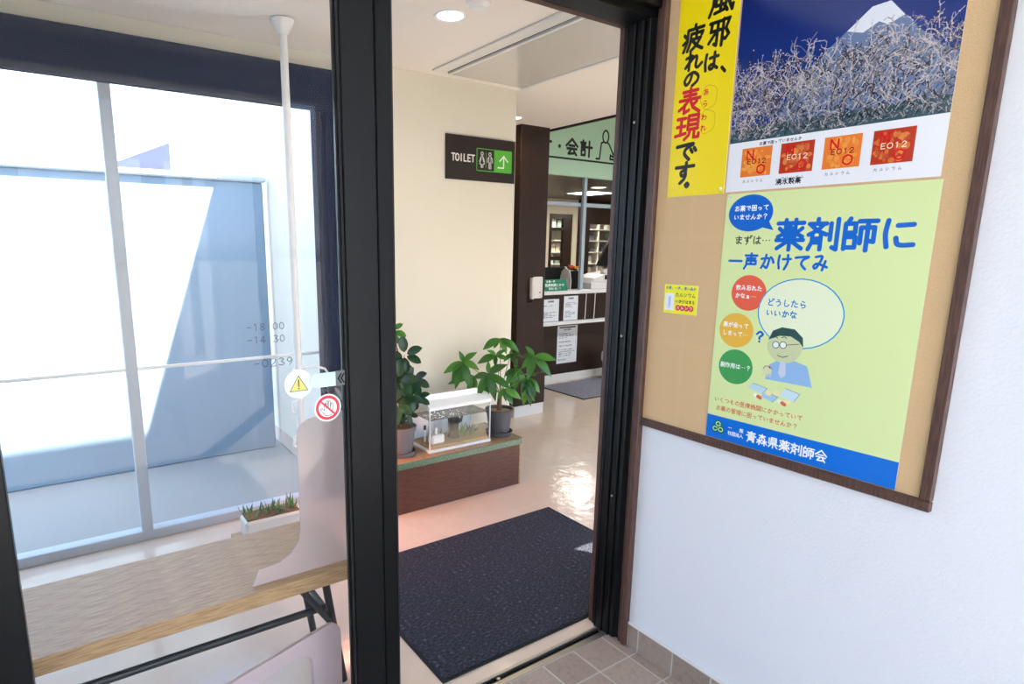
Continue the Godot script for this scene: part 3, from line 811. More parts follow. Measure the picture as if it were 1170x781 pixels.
# ---------------------------------------------------------------- notice board with posters
func notice_board() -> void:
	var b := thing("notice_board", "cork notice board in a brown wood frame on the vestibule wall", "notice board", Vector3(WALL_R, 0.855, -0.9))
	part("cork_panel", MB.new().span(Vector3(WALL_R - 0.002, 0.87, -1.318), Vector3(WALL_R + 0.002, 2.36, -0.50)), mats.cork, b)
	part("frame_rail", MB.new().span(Vector3(WALL_R - 0.014, 0.853, -1.318), Vector3(WALL_R + 0.002, 0.879, -0.48), 0.003), mats.trim_wood, b)
	part("frame_rail", MB.new().span(Vector3(WALL_R - 0.014, 2.36, -1.318), Vector3(WALL_R + 0.002, 2.39, -0.48), 0.003), mats.trim_wood, b)
	part("frame_stile", MB.new().span(Vector3(WALL_R - 0.014, 0.879, -0.505), Vector3(WALL_R + 0.002, 2.36, -0.48), 0.003), mats.trim_wood, b)
	var R := Vector3(0, 0, 1)
	var U := Vector3(0, 1, 0)
	var X := WALL_R - 0.0025
	# yellow banner sheet
	var ink := Color(0.07, 0.08, 0.10)
	var p := Print.new(196, 720, 2, Color(0.98, 0.88, 0.04))
	for e in [["風", 94, 154, 82, 82], ["邪", 96, 238, 76, 80], ["は", 90, 322, 54, 58], ["、", 142, 340, 50, 50], ["疲", 15, 234, 74, 76], ["れ", 26, 306, 66, 58], ["の", 24, 358, 62, 52], ["で", 14, 556, 80, 66], ["す", 14, 616, 80, 70], ["。", 48, 648, 50, 50]]:
		p.glyph(e[0], e[1], e[2], e[3], e[4], (9.6 if e[4] > 74 else 10.5) if e[4] > 60 else 9.0, ink, 0.05)
	for e in [["表", 14, 405, 82, 82], ["現", 10, 480, 88, 80]]:
		p.glyph(e[0], e[1], e[2], e[3], e[4], 10.0, Color(0.85, 0.07, 0.16), 0.04)
	for e in [["あ", 430], ["ら", 462], ["わ", 499], ["れ", 529]]:
		p.glyph(e[0], 100, e[1] - 10, 21, 20, 2.2, Color(0.85, 0.12, 0.16))
	for cy in [446, 513]:
		var q := PackedVector2Array()
		for i in 41:
			var a := TAU * i / 40
			var r := 1.0 + 0.13 * absf(sin(a * 2.5))
			q.append(Vector2(121 + 25 * r * cos(a), cy + 30 * r * sin(a)))
		p.line(q, 1.2, Color(0.80, 0.62, 0.05))
	p.glyph("か", 100, 70, 70, 80, 9.0, ink)
	sheet("yellow_poster", "tall yellow poster with bold black and red vertical lettering", "poster", printed(p, 0.3), Vector3(X, 1.607, -1.280), R, U, 0.196, 0.722)
	# photograph poster: frosted branches under a deep blue sky
	p = Print.new(515, 724, 1.6, Color(0.93, 0.94, 0.95))
	for y in range(0, int(592 * 1.6)):
		var s := y / (592 * 1.6)
		p.im.fill_rect(Rect2i(0, y, int(515 * 1.6), 1), Color(0.06, 0.10, 0.34).lerp(Color(0.14, 0.26, 0.56), s))
	p.poly(PackedVector2Array([Vector2(170, 470), Vector2(245, 400), Vector2(332, 332), Vector2(370, 330), Vector2(430, 400), Vector2(470, 440), Vector2(514, 470), Vector2(514, 590), Vector2(100, 590)]), Color(0.40, 0.48, 0.63))
	p.poly(PackedVector2Array([Vector2(282, 372), Vector2(332, 332), Vector2(370, 330), Vector2(402, 368), Vector2(370, 380), Vector2(350, 368), Vector2(318, 384)]), Color(0.88, 0.90, 0.93))
	p.rect(0, 555, 515, 37, Color(0.22, 0.33, 0.38))
	for i in 3600:
		var d := rng.randf()
		var at := Vector2(rng.randf_range(-4, 518), lerpf(590, 400 + 45 * absf(sin(i * 0.37)), pow(d, 0.9)))
		var tone := rng.randf()
		var col := Color(0.15, 0.15, 0.17) if tone < 0.30 else Color(0.42, 0.41, 0.43) if tone < 0.62 else Color(0.66, 0.63, 0.63)
		p.line(PackedVector2Array([at, at + Vector2.from_angle(rng.randf_range(-2.8, -0.3)) * rng.randf_range(4, 11)]), rng.randf_range(0.9, 2.4), col)
	for i in 420:
		var s := rng.randf()
		var at := Vector2(rng.randf_range(-10, 520), lerpf(592, 378 + 50 * absf(sin(i * 0.7)), pow(s, 0.75)))
		var ang := rng.randf_range(-2.7, -0.4)
		var tone := rng.randf()
		var col := Color(0.20, 0.17, 0.17) if tone < 0.22 else Color(0.52, 0.49, 0.50) if tone < 0.5 else Color(0.76, 0.72, 0.71)
		for j in 5:
			var nx := at + Vector2.from_angle(ang) * rng.randf_range(6, 14)
			p.line(PackedVector2Array([at, nx]), rng.randf_range(0.9, 2.2), col)
			if rng.randf() < 0.7:
				p.line(PackedVector2Array([nx, nx + Vector2.from_angle(ang + rng.randf_range(-1.4, 1.4)) * 8]), 1.3, col)
			if rng.randf() < 0.35: p.disc(nx.x, nx.y, 2.0, 1.8, Color(0.82, 0.78, 0.78))
			at = nx
			ang += rng.randf_range(-0.6, 0.6)
	p.rect(0, 592, 515, 132, Color(0.93, 0.94, 0.955))
	p.text("お薬で困っていませんか", 88, 597, 10, 1.0, Color(0.2, 0.2, 0.24), 1.05)
	for e in [[41, 0], [151, 1], [261, 0], [371, 1]]:
		var bx: float = e[0]
		var base := Color(0.93, 0.50, 0.20) if e[1] == 0 else Color(0.74, 0.22, 0.14)
		p.rect(bx, 610, 86, 76, base)
		for j in 40: p.disc(bx + rng.randf_range(8, 78), 612 + rng.randf_range(6, 68), rng.randf_range(3, 8), rng.randf_range(3, 8), base.lerp(Color(0.99, 0.78, 0.35), rng.randf_range(0.1, 0.6)))
		p.glyph("N", bx + 12, 616, 24, 24, 4, Color(0.86, 0.1, 0.14))
		p.glyph("O", bx + 46, 656, 24, 24, 4, Color(0.86, 0.1, 0.14))
		p.text("EO12", bx + 16, 640, 13, 2.0, Color(0.99, 0.93, 0.8) if e[1] else Color(0.5, 0.05, 0.1), 1.1)
		p.text("カルシウム", bx + 8, 694, 9, 0.9, Color(0.45, 0.45, 0.5), 1.4)
	p.text("湧永製薬", 145, 698, 17, 2.0, Color(0.15, 0.16, 0.2), 1.0)
	sheet("photo_poster", "poster of frosty branches against a deep blue sky", "poster", printed(p, 0.12), Vector3(X, 1.609, -1.078), R, U, 0.515, 0.724)
	# green poster
	p = Print.new(515, 722, 2, Color(0.86, 0.925, 0.66))
	var bl := Color(0.04, 0.40, 0.80)
	var wh := Color(0.97, 0.98, 0.97)
	p.disc(76, 55, 65, 50, bl)
	p.poly(PackedVector2Array([Vector2(95, 90), Vector2(130, 75), Vector2(147, 103)]), bl)
	p.text("お薬で困って", 27, 33, 17, 2.2, wh)
	p.text("いませんか？", 27, 57, 17, 2.2, wh)
	p.text("まずは…", 36, 116, 27, 3.0, Color(0.22, 0.27, 0.28))
	p.text("薬剤師に", 153, 74, 84, 11.0, bl)
	p.text("一声かけてみ", 22, 164, 47, 6.5, bl, 1.0)
	p.disc(94, 276, 52, 50, Color(0.93, 0.40, 0.30))
	p.text("飲み忘れた", 54, 254, 16, 2.0, wh)
	p.text("かなぁ…", 54, 277, 16, 2.0, wh)
	p.disc(67, 386, 53, 50, Color(0.93, 0.73, 0.28))
	p.text("薬が余って", 25, 363, 16, 2.0, wh)
	p.text("しまって…", 25, 388, 16, 2.0, wh)
	p.disc(76, 493, 53, 51, Color(0.27, 0.63, 0.34))
	p.text("副作用は…？", 28, 483, 16, 2.2, wh)
	p.disc(240, 322, 112, 92, Color(0.92, 0.96, 0.82))
	p.ring(240, 322, 112, 92, 3.0, Color(0.15, 0.58, 0.85))
	p.text("どうしたら", 150, 286, 22, 2.6, Color(0.1, 0.45, 0.78))
	p.text("いいかな", 150, 315, 22, 2.6, Color(0.1, 0.45, 0.78))
	p.glyph("？", 122, 378, 36, 36, 6, bl)
	# the man with glasses
	var lines := Color(0.25, 0.3, 0.32)
	var shirt := Color(0.58, 0.74, 0.90)
	p.poly(PackedVector2Array([Vector2(168, 512), Vector2(176, 470), Vector2(200, 452), Vector2(240, 448), Vector2(278, 458), Vector2(296, 512)]), shirt)
	p.disc(212, 412, 48, 47, Color(0.80, 0.84, 0.66))
	p.poly(PackedVector2Array([Vector2(166, 400), Vector2(176, 374), Vector2(200, 362), Vector2(235, 364), Vector2(258, 384), Vector2(262, 410), Vector2(250, 396), Vector2(226, 384), Vector2(196, 386)]), Color(0.20, 0.34, 0.33))
	p.ring(188, 412, 9, 9, 1.8, lines); p.ring(208, 410, 9, 9, 1.8, lines)
	p.disc(188, 412, 8, 8, Color(0.93, 0.96, 0.93)); p.disc(208, 410, 8, 8, Color(0.93, 0.96, 0.93))
	p.line(PackedVector2Array([Vector2(217, 409), Vector2(250, 402)]), 1.6, lines)
	p.line(PackedVector2Array([Vector2(178, 394), Vector2(186, 390), Vector2(192, 394)]), 1.8, lines)
	p.line(PackedVector2Array([Vector2(202, 391), Vector2(209, 387), Vector2(216, 391)]), 1.8, lines)
	p.line(PackedVector2Array([Vector2(196, 440), Vector2(210, 444), Vector2(224, 438)]), 2.0, lines)
	p.poly(PackedVector2Array([Vector2(206, 456), Vector2(220, 456), Vector2(224, 490), Vector2(213, 502), Vector2(203, 490)]), Color(0.80, 0.83, 0.90))
	p.disc(172, 486, 13, 11, Color(0.85, 0.87, 0.70))
	for i in 4: p.line(PackedVector2Array([Vector2(164 + i * 6, 492), Vector2(160 + i * 7, 503)]), 3.4, Color(0.85, 0.87, 0.70))
	p.line(PackedVector2Array([Vector2(160, 484), Vector2(164, 476), Vector2(176, 474), Vector2(185, 482)]), 1.4, lines)
	p.disc(178, 477, 3, 3, Color(0.85, 0.2, 0.2))
	for e in [[120, 530, 178, 556, 0.74, 0.86, 0.92], [160, 548, 210, 574, 0.66, 0.80, 0.90], [214, 528, 268, 560, 0.80, 0.90, 0.94]]:
		p.poly(PackedVector2Array([Vector2(e[0] + 14, e[1]), Vector2(e[2], e[1] + 8), Vector2(e[2] - 14, e[3]), Vector2(e[0], e[3] - 10)]), Color(e[4], e[5], e[6]))
		p.line(PackedVector2Array([Vector2(e[0] + 14, e[1]), Vector2(e[2], e[1] + 8), Vector2(e[2] - 14, e[3])]), 1.2, Color(0.4, 0.55, 0.65))
	for e in [[182, 551], [206, 545], [236, 566]]: p.disc(e[0], e[1], 9, 7, Color(0.95, 0.90, 0.72))
	for e in [[152, 566], [222, 570]]:
		p.line(PackedVector2Array([Vector2(e[0] - 7, e[1] - 3), Vector2(e[0], e[1])]), 10, wh)
		p.line(PackedVector2Array([Vector2(e[0] + 1, e[1]), Vector2(e[0] + 8, e[1] + 3)]), 10, Color(0.88, 0.42, 0.28))
	p.text("いくつもの医療機関にかかっていて", 19, 592, 16.5, 1.7, Color(0.82, 0.45, 0.30))
	p.text("お薬の管理に困っていませんか？", 26, 618, 16.5, 1.7, Color(0.82, 0.45, 0.30))
	p.rect(0, 652, 515, 70, Color(0.0, 0.44, 0.85))
	for e in [[39, 676], [30, 692], [48, 692]]:
		p.disc(e[0], e[1], 12, 11, Color(0.03, 0.42, 0.30))
		p.disc(e[0], e[1], 8.5, 7.5, Color(0.78, 0.90, 0.72))
		p.disc(e[0], e[1], 5.5, 4.5, Color(0.05, 0.48, 0.32))
	p.text("一般", 72, 672, 13, 1.7, wh, 2.8)
	p.text("社団法人", 72, 688, 13, 1.7, wh, 0.95)
	p.text("青森県薬剤師会", 130, 672, 33, 3.8, wh, 0.98)
	sheet("green_poster", "pale green cartoon poster with a blue band along its foot", "poster", printed(p, 0.25), Vector3(X, 0.881, -1.072), R, U, 0.515, 0.722)
	# small yellow card
	p = Print.new(123, 91, 4, Color(0.97, 0.93, 0.12))
	p.text("お薬、一声、青い森か", 5, 5, 11, 1.3, Color(0.1, 0.45, 0.7), 1.02)
	p.rect(5, 28, 34, 54, Color(0.93, 0.95, 0.97))
	p.rect(16, 36, 12, 40, Color(0.82, 0.88, 0.95))
	for i in 6: p.rect(20, 40 + i * 5, 4, 3, Color(0.5, 0.55, 0.7))
	p.text("カルシウム", 42, 24, 15, 1.7, Color(0.25, 0.4, 0.25))
	p.text("いかけはまら", 44, 46, 12, 1.6, Color(0.1, 0.12, 0.12))
	for i in 4: p.disc(55 + i * 16, 72, 9, 9, Color(0.86, 0.12, 0.2))
	p.text("カルシウ", 49, 66, 12, 1.5, Color(0.98, 0.9, 0.9), 1.32)
	sheet("yellow_card", "small yellow card with red dots on bare cork", "card", printed(p, 0.35), Vector3(X, 1.246, -1.264), R, Vector3(0, 1, 0.0), 0.123, 0.091)
	var pin := mat(Color(0.85, 0.85, 0.8), 0.3)
	for e in [[1.602, -1.095], [1.596, -1.062]]:
		var t := thing("push_pin", "clear push pin at the corner of the %s poster" % ("yellow" if e[1] < -1.09 else "green"), "push pin", Vector3(X - 0.002, e[0] + (0.018 if e[1] < -1.09 else 0.0), e[1]))
		part("head", MB.new().lathe([Vector2(0.005, 0), Vector2(0.0045, 0.004), Vector2(0, 0.005)], 12, where(t), Basis(Vector3(0, 1, 0), Vector3(-1, 0, 0), Vector3(0, 0, 1))), pin, t)

# ---------------------------------------------------------------- waiting room: mat, toilet sign, column
func waiting_room() -> void:
	var m := thing("door_mat", "dark blue-grey ribbed mat on the floor just inside the door", "mat", Vector3(1.58, 0, -1.95))
	part("rubber_edge", MB.new().span(Vector3(0.955, 0, -2.385), Vector3(2.21, 0.006, -1.515), 0.003), mats.rubber, m)
	part("pile", MB.new().span(Vector3(0.965, 0.006, -2.375), Vector3(2.20, 0.011, -1.525), 0.003), mats.mat_blue, m)
	# toilet sign
	var w := 516.0
	var h := 254.0
	var p := Print.new(w, h, 2, Color(0.135, 0.10, 0.09))
	var wh := Color(0.93, 0.92, 0.90)
	var gr := Color(0.33, 0.70, 0.22)
	p.text("TOILET", 36, 105, 43, 7.0, wh, 1.0, 0.66)
	p.line(PackedVector2Array([Vector2(224, 64), Vector2(486, 64), Vector2(489, 67), Vector2(489, 190), Vector2(486, 193), Vector2(224, 193), Vector2(221, 190), Vector2(221, 67), Vector2(224, 64)]), 5, gr)
	p.rect(352, 62, 138, 133, gr)
	p.line(PackedVector2Array([Vector2(290, 84), Vector2(290, 172)]), 3, gr)
	for e in [[260.0, 1], [320.0, 0]]:
		var x: float = e[0]
		p.ring(x, 92, 8.5, 9, 4, wh)
		if e[1] == 1:
			p.line(PackedVector2Array([Vector2(x - 5, 106), Vector2(x - 20, 140)]), 4, wh)
			p.line(PackedVector2Array([Vector2(x + 5, 106), Vector2(x + 20, 140)]), 4, wh)
			p.line(PackedVector2Array([Vector2(x - 5, 106), Vector2(x - 8, 126), Vector2(x - 18, 152), Vector2(x - 8, 154), Vector2(x - 7, 174)]), 4, wh)
			p.line(PackedVector2Array([Vector2(x + 5, 106), Vector2(x + 8, 126), Vector2(x + 18, 152), Vector2(x + 8, 154), Vector2(x + 7, 174)]), 4, wh)
			p.line(PackedVector2Array([Vector2(x, 154), Vector2(x, 174)]), 4, wh)
		else:
			p.line(PackedVector2Array([Vector2(x - 6, 106), Vector2(x - 18, 118), Vector2(x - 20, 142)]), 4, wh)
			p.line(PackedVector2Array([Vector2(x + 6, 106), Vector2(x + 18, 118), Vector2(x + 20, 142)]), 4, wh)
			p.line(PackedVector2Array([Vector2(x - 8, 112), Vector2(x - 8, 178)]), 4, wh)
			p.line(PackedVector2Array([Vector2(x + 8, 112), Vector2(x + 8, 178)]), 4, wh)
			p.line(PackedVector2Array([Vector2(x, 140), Vector2(x, 178)]), 4, wh)
	p.line(PackedVector2Array([Vector2(384, 166), Vector2(427, 166), Vector2(427, 98)]), 9, wh)
	p.line(PackedVector2Array([Vector2(396, 126), Vector2(427, 95), Vector2(458, 126)]), 9, wh)
	var s := thing("toilet_sign", "dark brown toilet sign with green arrow on the cream wall", "sign", Vector3(1.991, 1.845, WALL_B))
	part("board", MB.new().span(Vector3(1.991, 1.845, WALL_B), Vector3(2.507, 2.099, WALL_B + 0.012), 0.001), mat(Color(0.135, 0.10, 0.09), 0.5), s)
	var face := MB.new()
	var a := Vector3(1.992, 1.846, WALL_B + 0.0125)
	face.quad(a, a + Vector3(0.514, 0, 0), a + Vector3(0.514, 0.252, 0), a + Vector3(0, 0.252, 0), Vector3(0, 0, 1))
	part("printed_face", face, printed(p, 0.45), s)
	# column
	var c := thing("column", "dark brown wood clad column beside the reception counter", "column", Vector3(3.36, 0, -4.1), "", "structure")
	part("cladding", MB.new().span(Vector3(3.20, 0.09, -4.22), Vector3(3.50, CEIL, -3.93), 0.003), mats.dark_wood, c)
	part("plinth_skirt", MB.new().span(Vector3(3.185, 0.10, -4.24), Vector3(3.525, 0.375, -3.915), 0.003), mats.dark_wood, c)
	part("base", MB.new().span(Vector3(3.19, 0, -4.23), Vector3(3.52, 0.10, -3.92), 0.002), mats.white, c, "white base block")
	var d := thing("wall_handset", "white wall handset unit fixed on the brown column", "handset", Vector3(3.39, 1.01, -3.93))
	part("body", MB.new().span(Vector3(3.355, 1.025, -3.93), Vector3(3.455, 1.205, -3.90), 0.008), mats.plastic, d)
	part("handle", MB.new().span(Vector3(3.325, 1.02, -3.93), Vector3(3.352, 1.20, -3.885), 0.008), mats.plastic, d)
	part("button", MB.new().lathe([Vector2(0.006, 0), Vector2(0.006, 0.003), Vector2(0, 0.003)], 12, Vector3(3.42, 1.075, -3.90), Basis(Vector3(1, 0, 0), Vector3(0, 0, 1), Vector3(0, -1, 0))), mats.rubber, d)
	part("cord", MB.new().tube([Vector3(3.338, 1.02, -3.91), Vector3(3.335, 0.995, -3.90), Vector3(3.30, 1.0, -3.915)], 0.006), mats.rubber, d)

# ---------------------------------------------------------------- plinth with the fish tank
func plinth_and_tank() -> void:
	var t := thing("display_plinth", "low brown wood plinth with a green marbled edge under the plants", "plinth", Vector3(1.86, 0, -2.95))
	part("front_panel", MB.new().span(Vector3(1.40, 0, -2.77), Vector3(2.296, 0.262, -2.752), 0.001), mats.plinth_wood, t)
	part("end_panel", MB.new().span(Vector3(2.278, 0, WALL_B + 0.012), Vector3(2.297, 0.262, -2.771), 0.001), mats.plinth_wood, t)
	part("end_panel", MB.new().span(Vector3(1.40, 0, WALL_B + 0.012), Vector3(1.418, 0.262, -2.771), 0.001), mats.plinth_wood, t)
	part("corner_strip", MB.new().span(Vector3(2.288, 0.0, -2.756), Vector3(2.300, 0.262, -2.749), 0.002), mats.table_wood, t)
	var poly := PackedVector2Array([Vector2(1.392, 3.148), Vector2(2.312, 3.148), Vector2(2.312, 2.765), Vector2(2.305, 2.748), Vector2(2.288, 2.741), Vector2(1.392, 2.741)])
	var down := Basis(Vector3(1, 0, 0), Vector3(0, 0, -1), Vector3(0, 1, 0))
	part("top_edge", MB.new().extrude(poly, 0.034, Transform3D(down, Vector3(0, 0.279, 0))), mats.marble, t, "green marbled laminate edge")
	part("top_sheet", MB.new().span(Vector3(1.395, 0.296, -3.146), Vector3(2.30, 0.2972, -2.748)), mats.plinth_top, t)

	var y0 := 0.2972
	var a := Vector3(1.677, y0, -3.005)
	var b := Vector3(2.097, 0.575, -2.806)
	var k := thing("fish_tank", "glass fish tank with a white lit lid between the potted plants", "fish tank", Vector3(1.887, y0, -2.905))
	part("base_frame", MB.new().span(a - Vector3(0.006, 0, 0.006), Vector3(b.x + 0.006, y0 + 0.016, b.z + 0.006), 0.002), mats.white, k)
	var g := glass(0.015, Color(0.85, 0.92, 0.9))
	var yb := y0 + 0.016
	part("pane", MB.new().span(Vector3(a.x, yb, b.z - 0.004), Vector3(b.x, 0.548, b.z)), g, k)
	part("pane", MB.new().span(Vector3(a.x, yb, a.z), Vector3(b.x, 0.548, a.z + 0.004)), g, k)
	part("pane", MB.new().span(Vector3(a.x, yb, a.z + 0.004), Vector3(a.x + 0.004, 0.548, b.z - 0.004)), g, k)
	part("pane", MB.new().span(Vector3(b.x - 0.004, yb, a.z + 0.004), Vector3(b.x, 0.548, b.z - 0.004)), g, k)
	var edge := mat(Color(0.80, 0.83, 0.84), 0.3)
	for e in [[a.x, b.z], [b.x, b.z], [a.x, a.z], [b.x, a.z]]:
		part("corner_post", MB.new().box(Vector3(e[0], (yb + 0.548) / 2, e[1]), Vector3(0.008, 0.548 - yb, 0.008), 0.002), edge, k)
	var lid := part("lid", MB.new().extrude(PackedVector2Array([Vector2(-0.006, 0.545), Vector2(-0.006, 0.562), Vector2(0.035, 0.592), Vector2(0.155, 0.600), Vector2(0.205, 0.575), Vector2(0.205, 0.545)]), b.x - a.x + 0.012, Transform3D(Basis(Vector3(0, 0, -1), Vector3(0, 1, 0), Vector3(1, 0, 0)), Vector3((a.x + b.x) / 2, 0, b.z))), mats.white, k)
	part("light_strip", MB.new().span(Vector3(a.x + 0.02, 0.537, -2.93), Vector3(b.x - 0.02, 0.544, -2.87), 0.002), glow(Color(0.94, 0.94, 1.0), 0.8), lid)
	panel_light(Vector3(1.887, 0.534, -2.90), Vector2(0.36, 0.05), 0.015, Color(0.92, 0.94, 1.0), k)
	var sand := mat(Color.WHITE, 0.9)
	sand.albedo_texture = noise(0.2, 61, [Color(0.42, 0.30, 0.17), Color(0.74, 0.62, 0.42), Color(0.85, 0.75, 0.55)], 256)
	tri_mat(sand, Vector3.ONE * 6.0)
	part("sand_bed", MB.new().span(Vector3(a.x + 0.005, yb, a.z + 0.005), Vector3(b.x - 0.005, yb + 0.018, b.z - 0.005), 0.004), sand, k)
	var water := glass(0.62, Color(0.44, 0.43, 0.38))  # dark reflection on the water is put into its colour
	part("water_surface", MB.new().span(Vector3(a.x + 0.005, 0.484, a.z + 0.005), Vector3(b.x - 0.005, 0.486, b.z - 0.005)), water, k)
	var bub := MB.new()
	for i in 60:
		var q := Vector3(rng.randf_range(a.x + 0.02, a.x + 0.26), 0.4865, rng.randf_range(a.z + 0.05, b.z - 0.015))
		bub.lathe([Vector2(0.0035, 0), Vector2(0.002, 0.002), Vector2(0, 0.0025)], 6, q)
	tag(part("bubbles", bub, mats.white, k), "", "", "", "stuff")
	part("lamp_bar", MB.new().box(Vector3(1.887, 0.602, -2.89), Vector3(0.36, 0.012, 0.05), 0.004), glow(Color(0.90, 0.92, 1.0), 1.2), lid, "bright lamp bar on the lid")
	var sky := mat(Color(0.80, 0.85, 0.88), 0.6)
	part("background_sheet", MB.new().span(Vector3(a.x + 0.005, yb, a.z - 0.003), Vector3(b.x - 0.005, 0.48, a.z - 0.001)), sky, k)
	var f := thing("tank_filter", "white box filter inside the fish tank", "filter", Vector3(1.755, yb + 0.018, -2.87))
	part("body", MB.new().box(Vector3(1.755, yb + 0.045, -2.865), Vector3(0.085, 0.052, 0.06), 0.008), mats.plastic, f)
	part("uplift_tube", MB.new().tube([Vector3(1.755, yb + 0.07, -2.865), Vector3(1.755, yb + 0.105, -2.865)], 0.007), mats.white, f)
	part("air_line", MB.new().tube([Vector3(1.755, yb + 0.1, -2.865), Vector3(1.78, 0.43, -2.9), Vector3(1.80, 0.50, -2.96), Vector3(1.80, 0.54, -2.99)], 0.0025), mats.plastic, f)
	var th := thing("tank_heater", "slim glass heater with a black cap in the fish tank", "heater", Vector3(1.70, yb + 0.018, -2.90))
	part("tube", MB.new().tube([Vector3(1.70, yb + 0.025, -2.90), Vector3(1.70, 0.41, -2.90)], 0.006), mats.white, th)
	part("cap", MB.new().tube([Vector3(1.70, 0.41, -2.90), Vector3(1.70, 0.435, -2.90)], 0.008), mats.rubber, th)
	var rock := mat(Color(0.11, 0.10, 0.085), 0.95)
	var rk := thing("tank_driftwood", "dark hollow wood stump standing in the fish tank", "driftwood", Vector3(1.905, yb + 0.018, -2.91))
	part("stump", MB.new().lathe([Vector2(0.040, yb + 0.012), Vector2(0.034, yb + 0.03), Vector2(0.030, yb + 0.07), Vector2(0.034, yb + 0.11), Vector2(0.036, yb + 0.135), Vector2(0.028, yb + 0.13), Vector2(0.024, yb + 0.09)], 9, Vector3(1.905, 0, -2.91)), rock, rk)
	part("branch", MB.new().tube([Vector3(1.905, yb + 0.10, -2.90), Vector3(1.94, yb + 0.12, -2.885), Vector3(1.955, yb + 0.15, -2.89)], 0.014, 0.006, 7), rock, rk)
	for e in [[1.985, -2.89, 0.075, 0], [1.84, -2.94, 0.05, 1], [2.04, -2.93, 0.06, 1]]:
		var pl := thing("tank_plant", ["bright green plant right of the stump in the fish tank", "bluish weed left of the stump in the fish tank", "bluish weed at the right end of the fish tank"][[1.985, 1.84, 2.04].find(e[0])], "aquarium plant", Vector3(e[0], yb + 0.018, e[1]), "plants in the fish tank")
		for i in 14:
			var ang := rng.randf() * TAU
			var base := Vector3(e[0] + cos(ang) * 0.02, yb + 0.018, e[1] + sin(ang) * 0.015)
			var tip := base + Vector3(cos(ang) * 0.04, e[2] * rng.randf_range(0.5, 1.1), sin(ang) * 0.03)
			part("leaf", MB.new().leaf(base, tip, Vector3(cos(ang), 1, sin(ang)), 0.010, 0.1), mat([Color(0.16, 0.42, 0.14), Color(0.10, 0.24, 0.28)][e[3]], 0.5), pl)

# ---------------------------------------------------------------- potted plants
func pot(t: Node3D, c: Vector3, m: Material, label_soil := "") -> void:
	part("saucer", MB.new().lathe([Vector2(0, 0), Vector2(0.076, 0), Vector2(0.086, 0.028), Vector2(0.082, 0.028), Vector2(0.075, 0.008), Vector2(0, 0.008)], 32, c), m, t)
	part("pot", MB.new().lathe([Vector2(0, 0.009), Vector2(0.062, 0.009), Vector2(0.079, 0.142), Vector2(0.085, 0.144), Vector2(0.089, 0.168), Vector2(0.084, 0.170), Vector2(0.079, 0.157), Vector2(0.077, 0.13)], 32, c), m, t)
	part("soil", MB.new().lathe([Vector2(0.0775, 0.150), Vector2(0.05, 0.157), Vector2(0, 0.160)], 24, c), mats.chips if label_soil else mats.soil, t, label_soil)

func money_tree() -> void:
	var c := Vector3(2.228, 0.2972, -2.885)
	var t := thing("potted_money_tree", "potted money tree with broad green fingered leaves right of the fish tank", "potted plant", c)
	pot(t, c, mats.pot, "pale bark chips")
	var right := Vector3(0.789, 0, 0.614)
	var back := Vector3(0.614, 0, -0.789)
	var s := 0.00075
	var o := c + Vector3(0, 0.165, 0)
	var at := func(u: float, v: float, d: float) -> Vector3:
		return o + right * (u - 512) * s + Vector3.UP * (690 - v) * s + back * d
	part("trunk", MB.new().tube([o - Vector3(0, 0.01, 0), at.call(512, 640, 0.0), at.call(515, 600, 0.0), at.call(520, 570, 0.0)], 0.017, 0.012, 12), mats.bark, t)
	var hubs := [
		[215, 285, -0.05, [[50, 390], [150, 515], [272, 500], [348, 340], [180, 190], [325, 210], [122, 438]]],
		[420, 360, -0.12, [[290, 402], [335, 555], [482, 580], [607, 480], [572, 285], [418, 262]]],
		[505, 105, 0.02, [[365, 208], [458, 192], [562, 232], [667, 222], [610, 160]]],
		[475, 240, 0.0, [[400, 190], [556, 192], [582, 272], [326, 302], [470, 330]]],
		[785, 235, -0.02, [[713, 158], [668, 240], [682, 338], [735, 424], [928, 402], [965, 268]]],
		[635, 360, 0.04, [[545, 420], [565, 500], [640, 552], [740, 532], [712, 402], [650, 270]]],
		[285, 425, 0.05, [[75, 507], [258, 664], [310, 560]]],
		[395, 490, 0.07, [[320, 540], [416, 612], [455, 540]]],
		[550, 500, -0.06, [[495, 590], [565, 600], [622, 632], [690, 585]]],
		[745, 430, 0.03, [[710, 668], [770, 662], [842, 552], [800, 628], [690, 560]]],
		[600, 240, 0.06, [[540, 300], [640, 330], [690, 250], [600, 190]]],
		[805, 390, 0.0, [[775, 400], [830, 372]]],
	]
	var crown: Vector3 = at.call(520, 570, 0.0)
	for h in hubs:
		var p: Vector3 = at.call(h[0], h[1], h[2])
		var mid := (crown + p) / 2 + Vector3(0, 0.02, 0)
		part("leaf_stalk", MB.new().tube([crown, mid, p], 0.0032, 0.002, 6), mats.leaves[3], t)
		for e in h[3]:
			var tip: Vector3 = at.call(e[0], e[1], h[2] + rng.randf_range(-0.05, 0.02))
			var ln := (tip - p).length()
			var up := (Vector3.UP * 0.6 - back * 0.8 + (tip - p).normalized() * 0.2).normalized()
			part("leaf", MB.new().leaf(p, tip, up, clampf(ln * 0.40, 0.022, 0.052), rng.randf_range(0.04, 0.13)), mats.leaves[rng.randi() % 4], t)

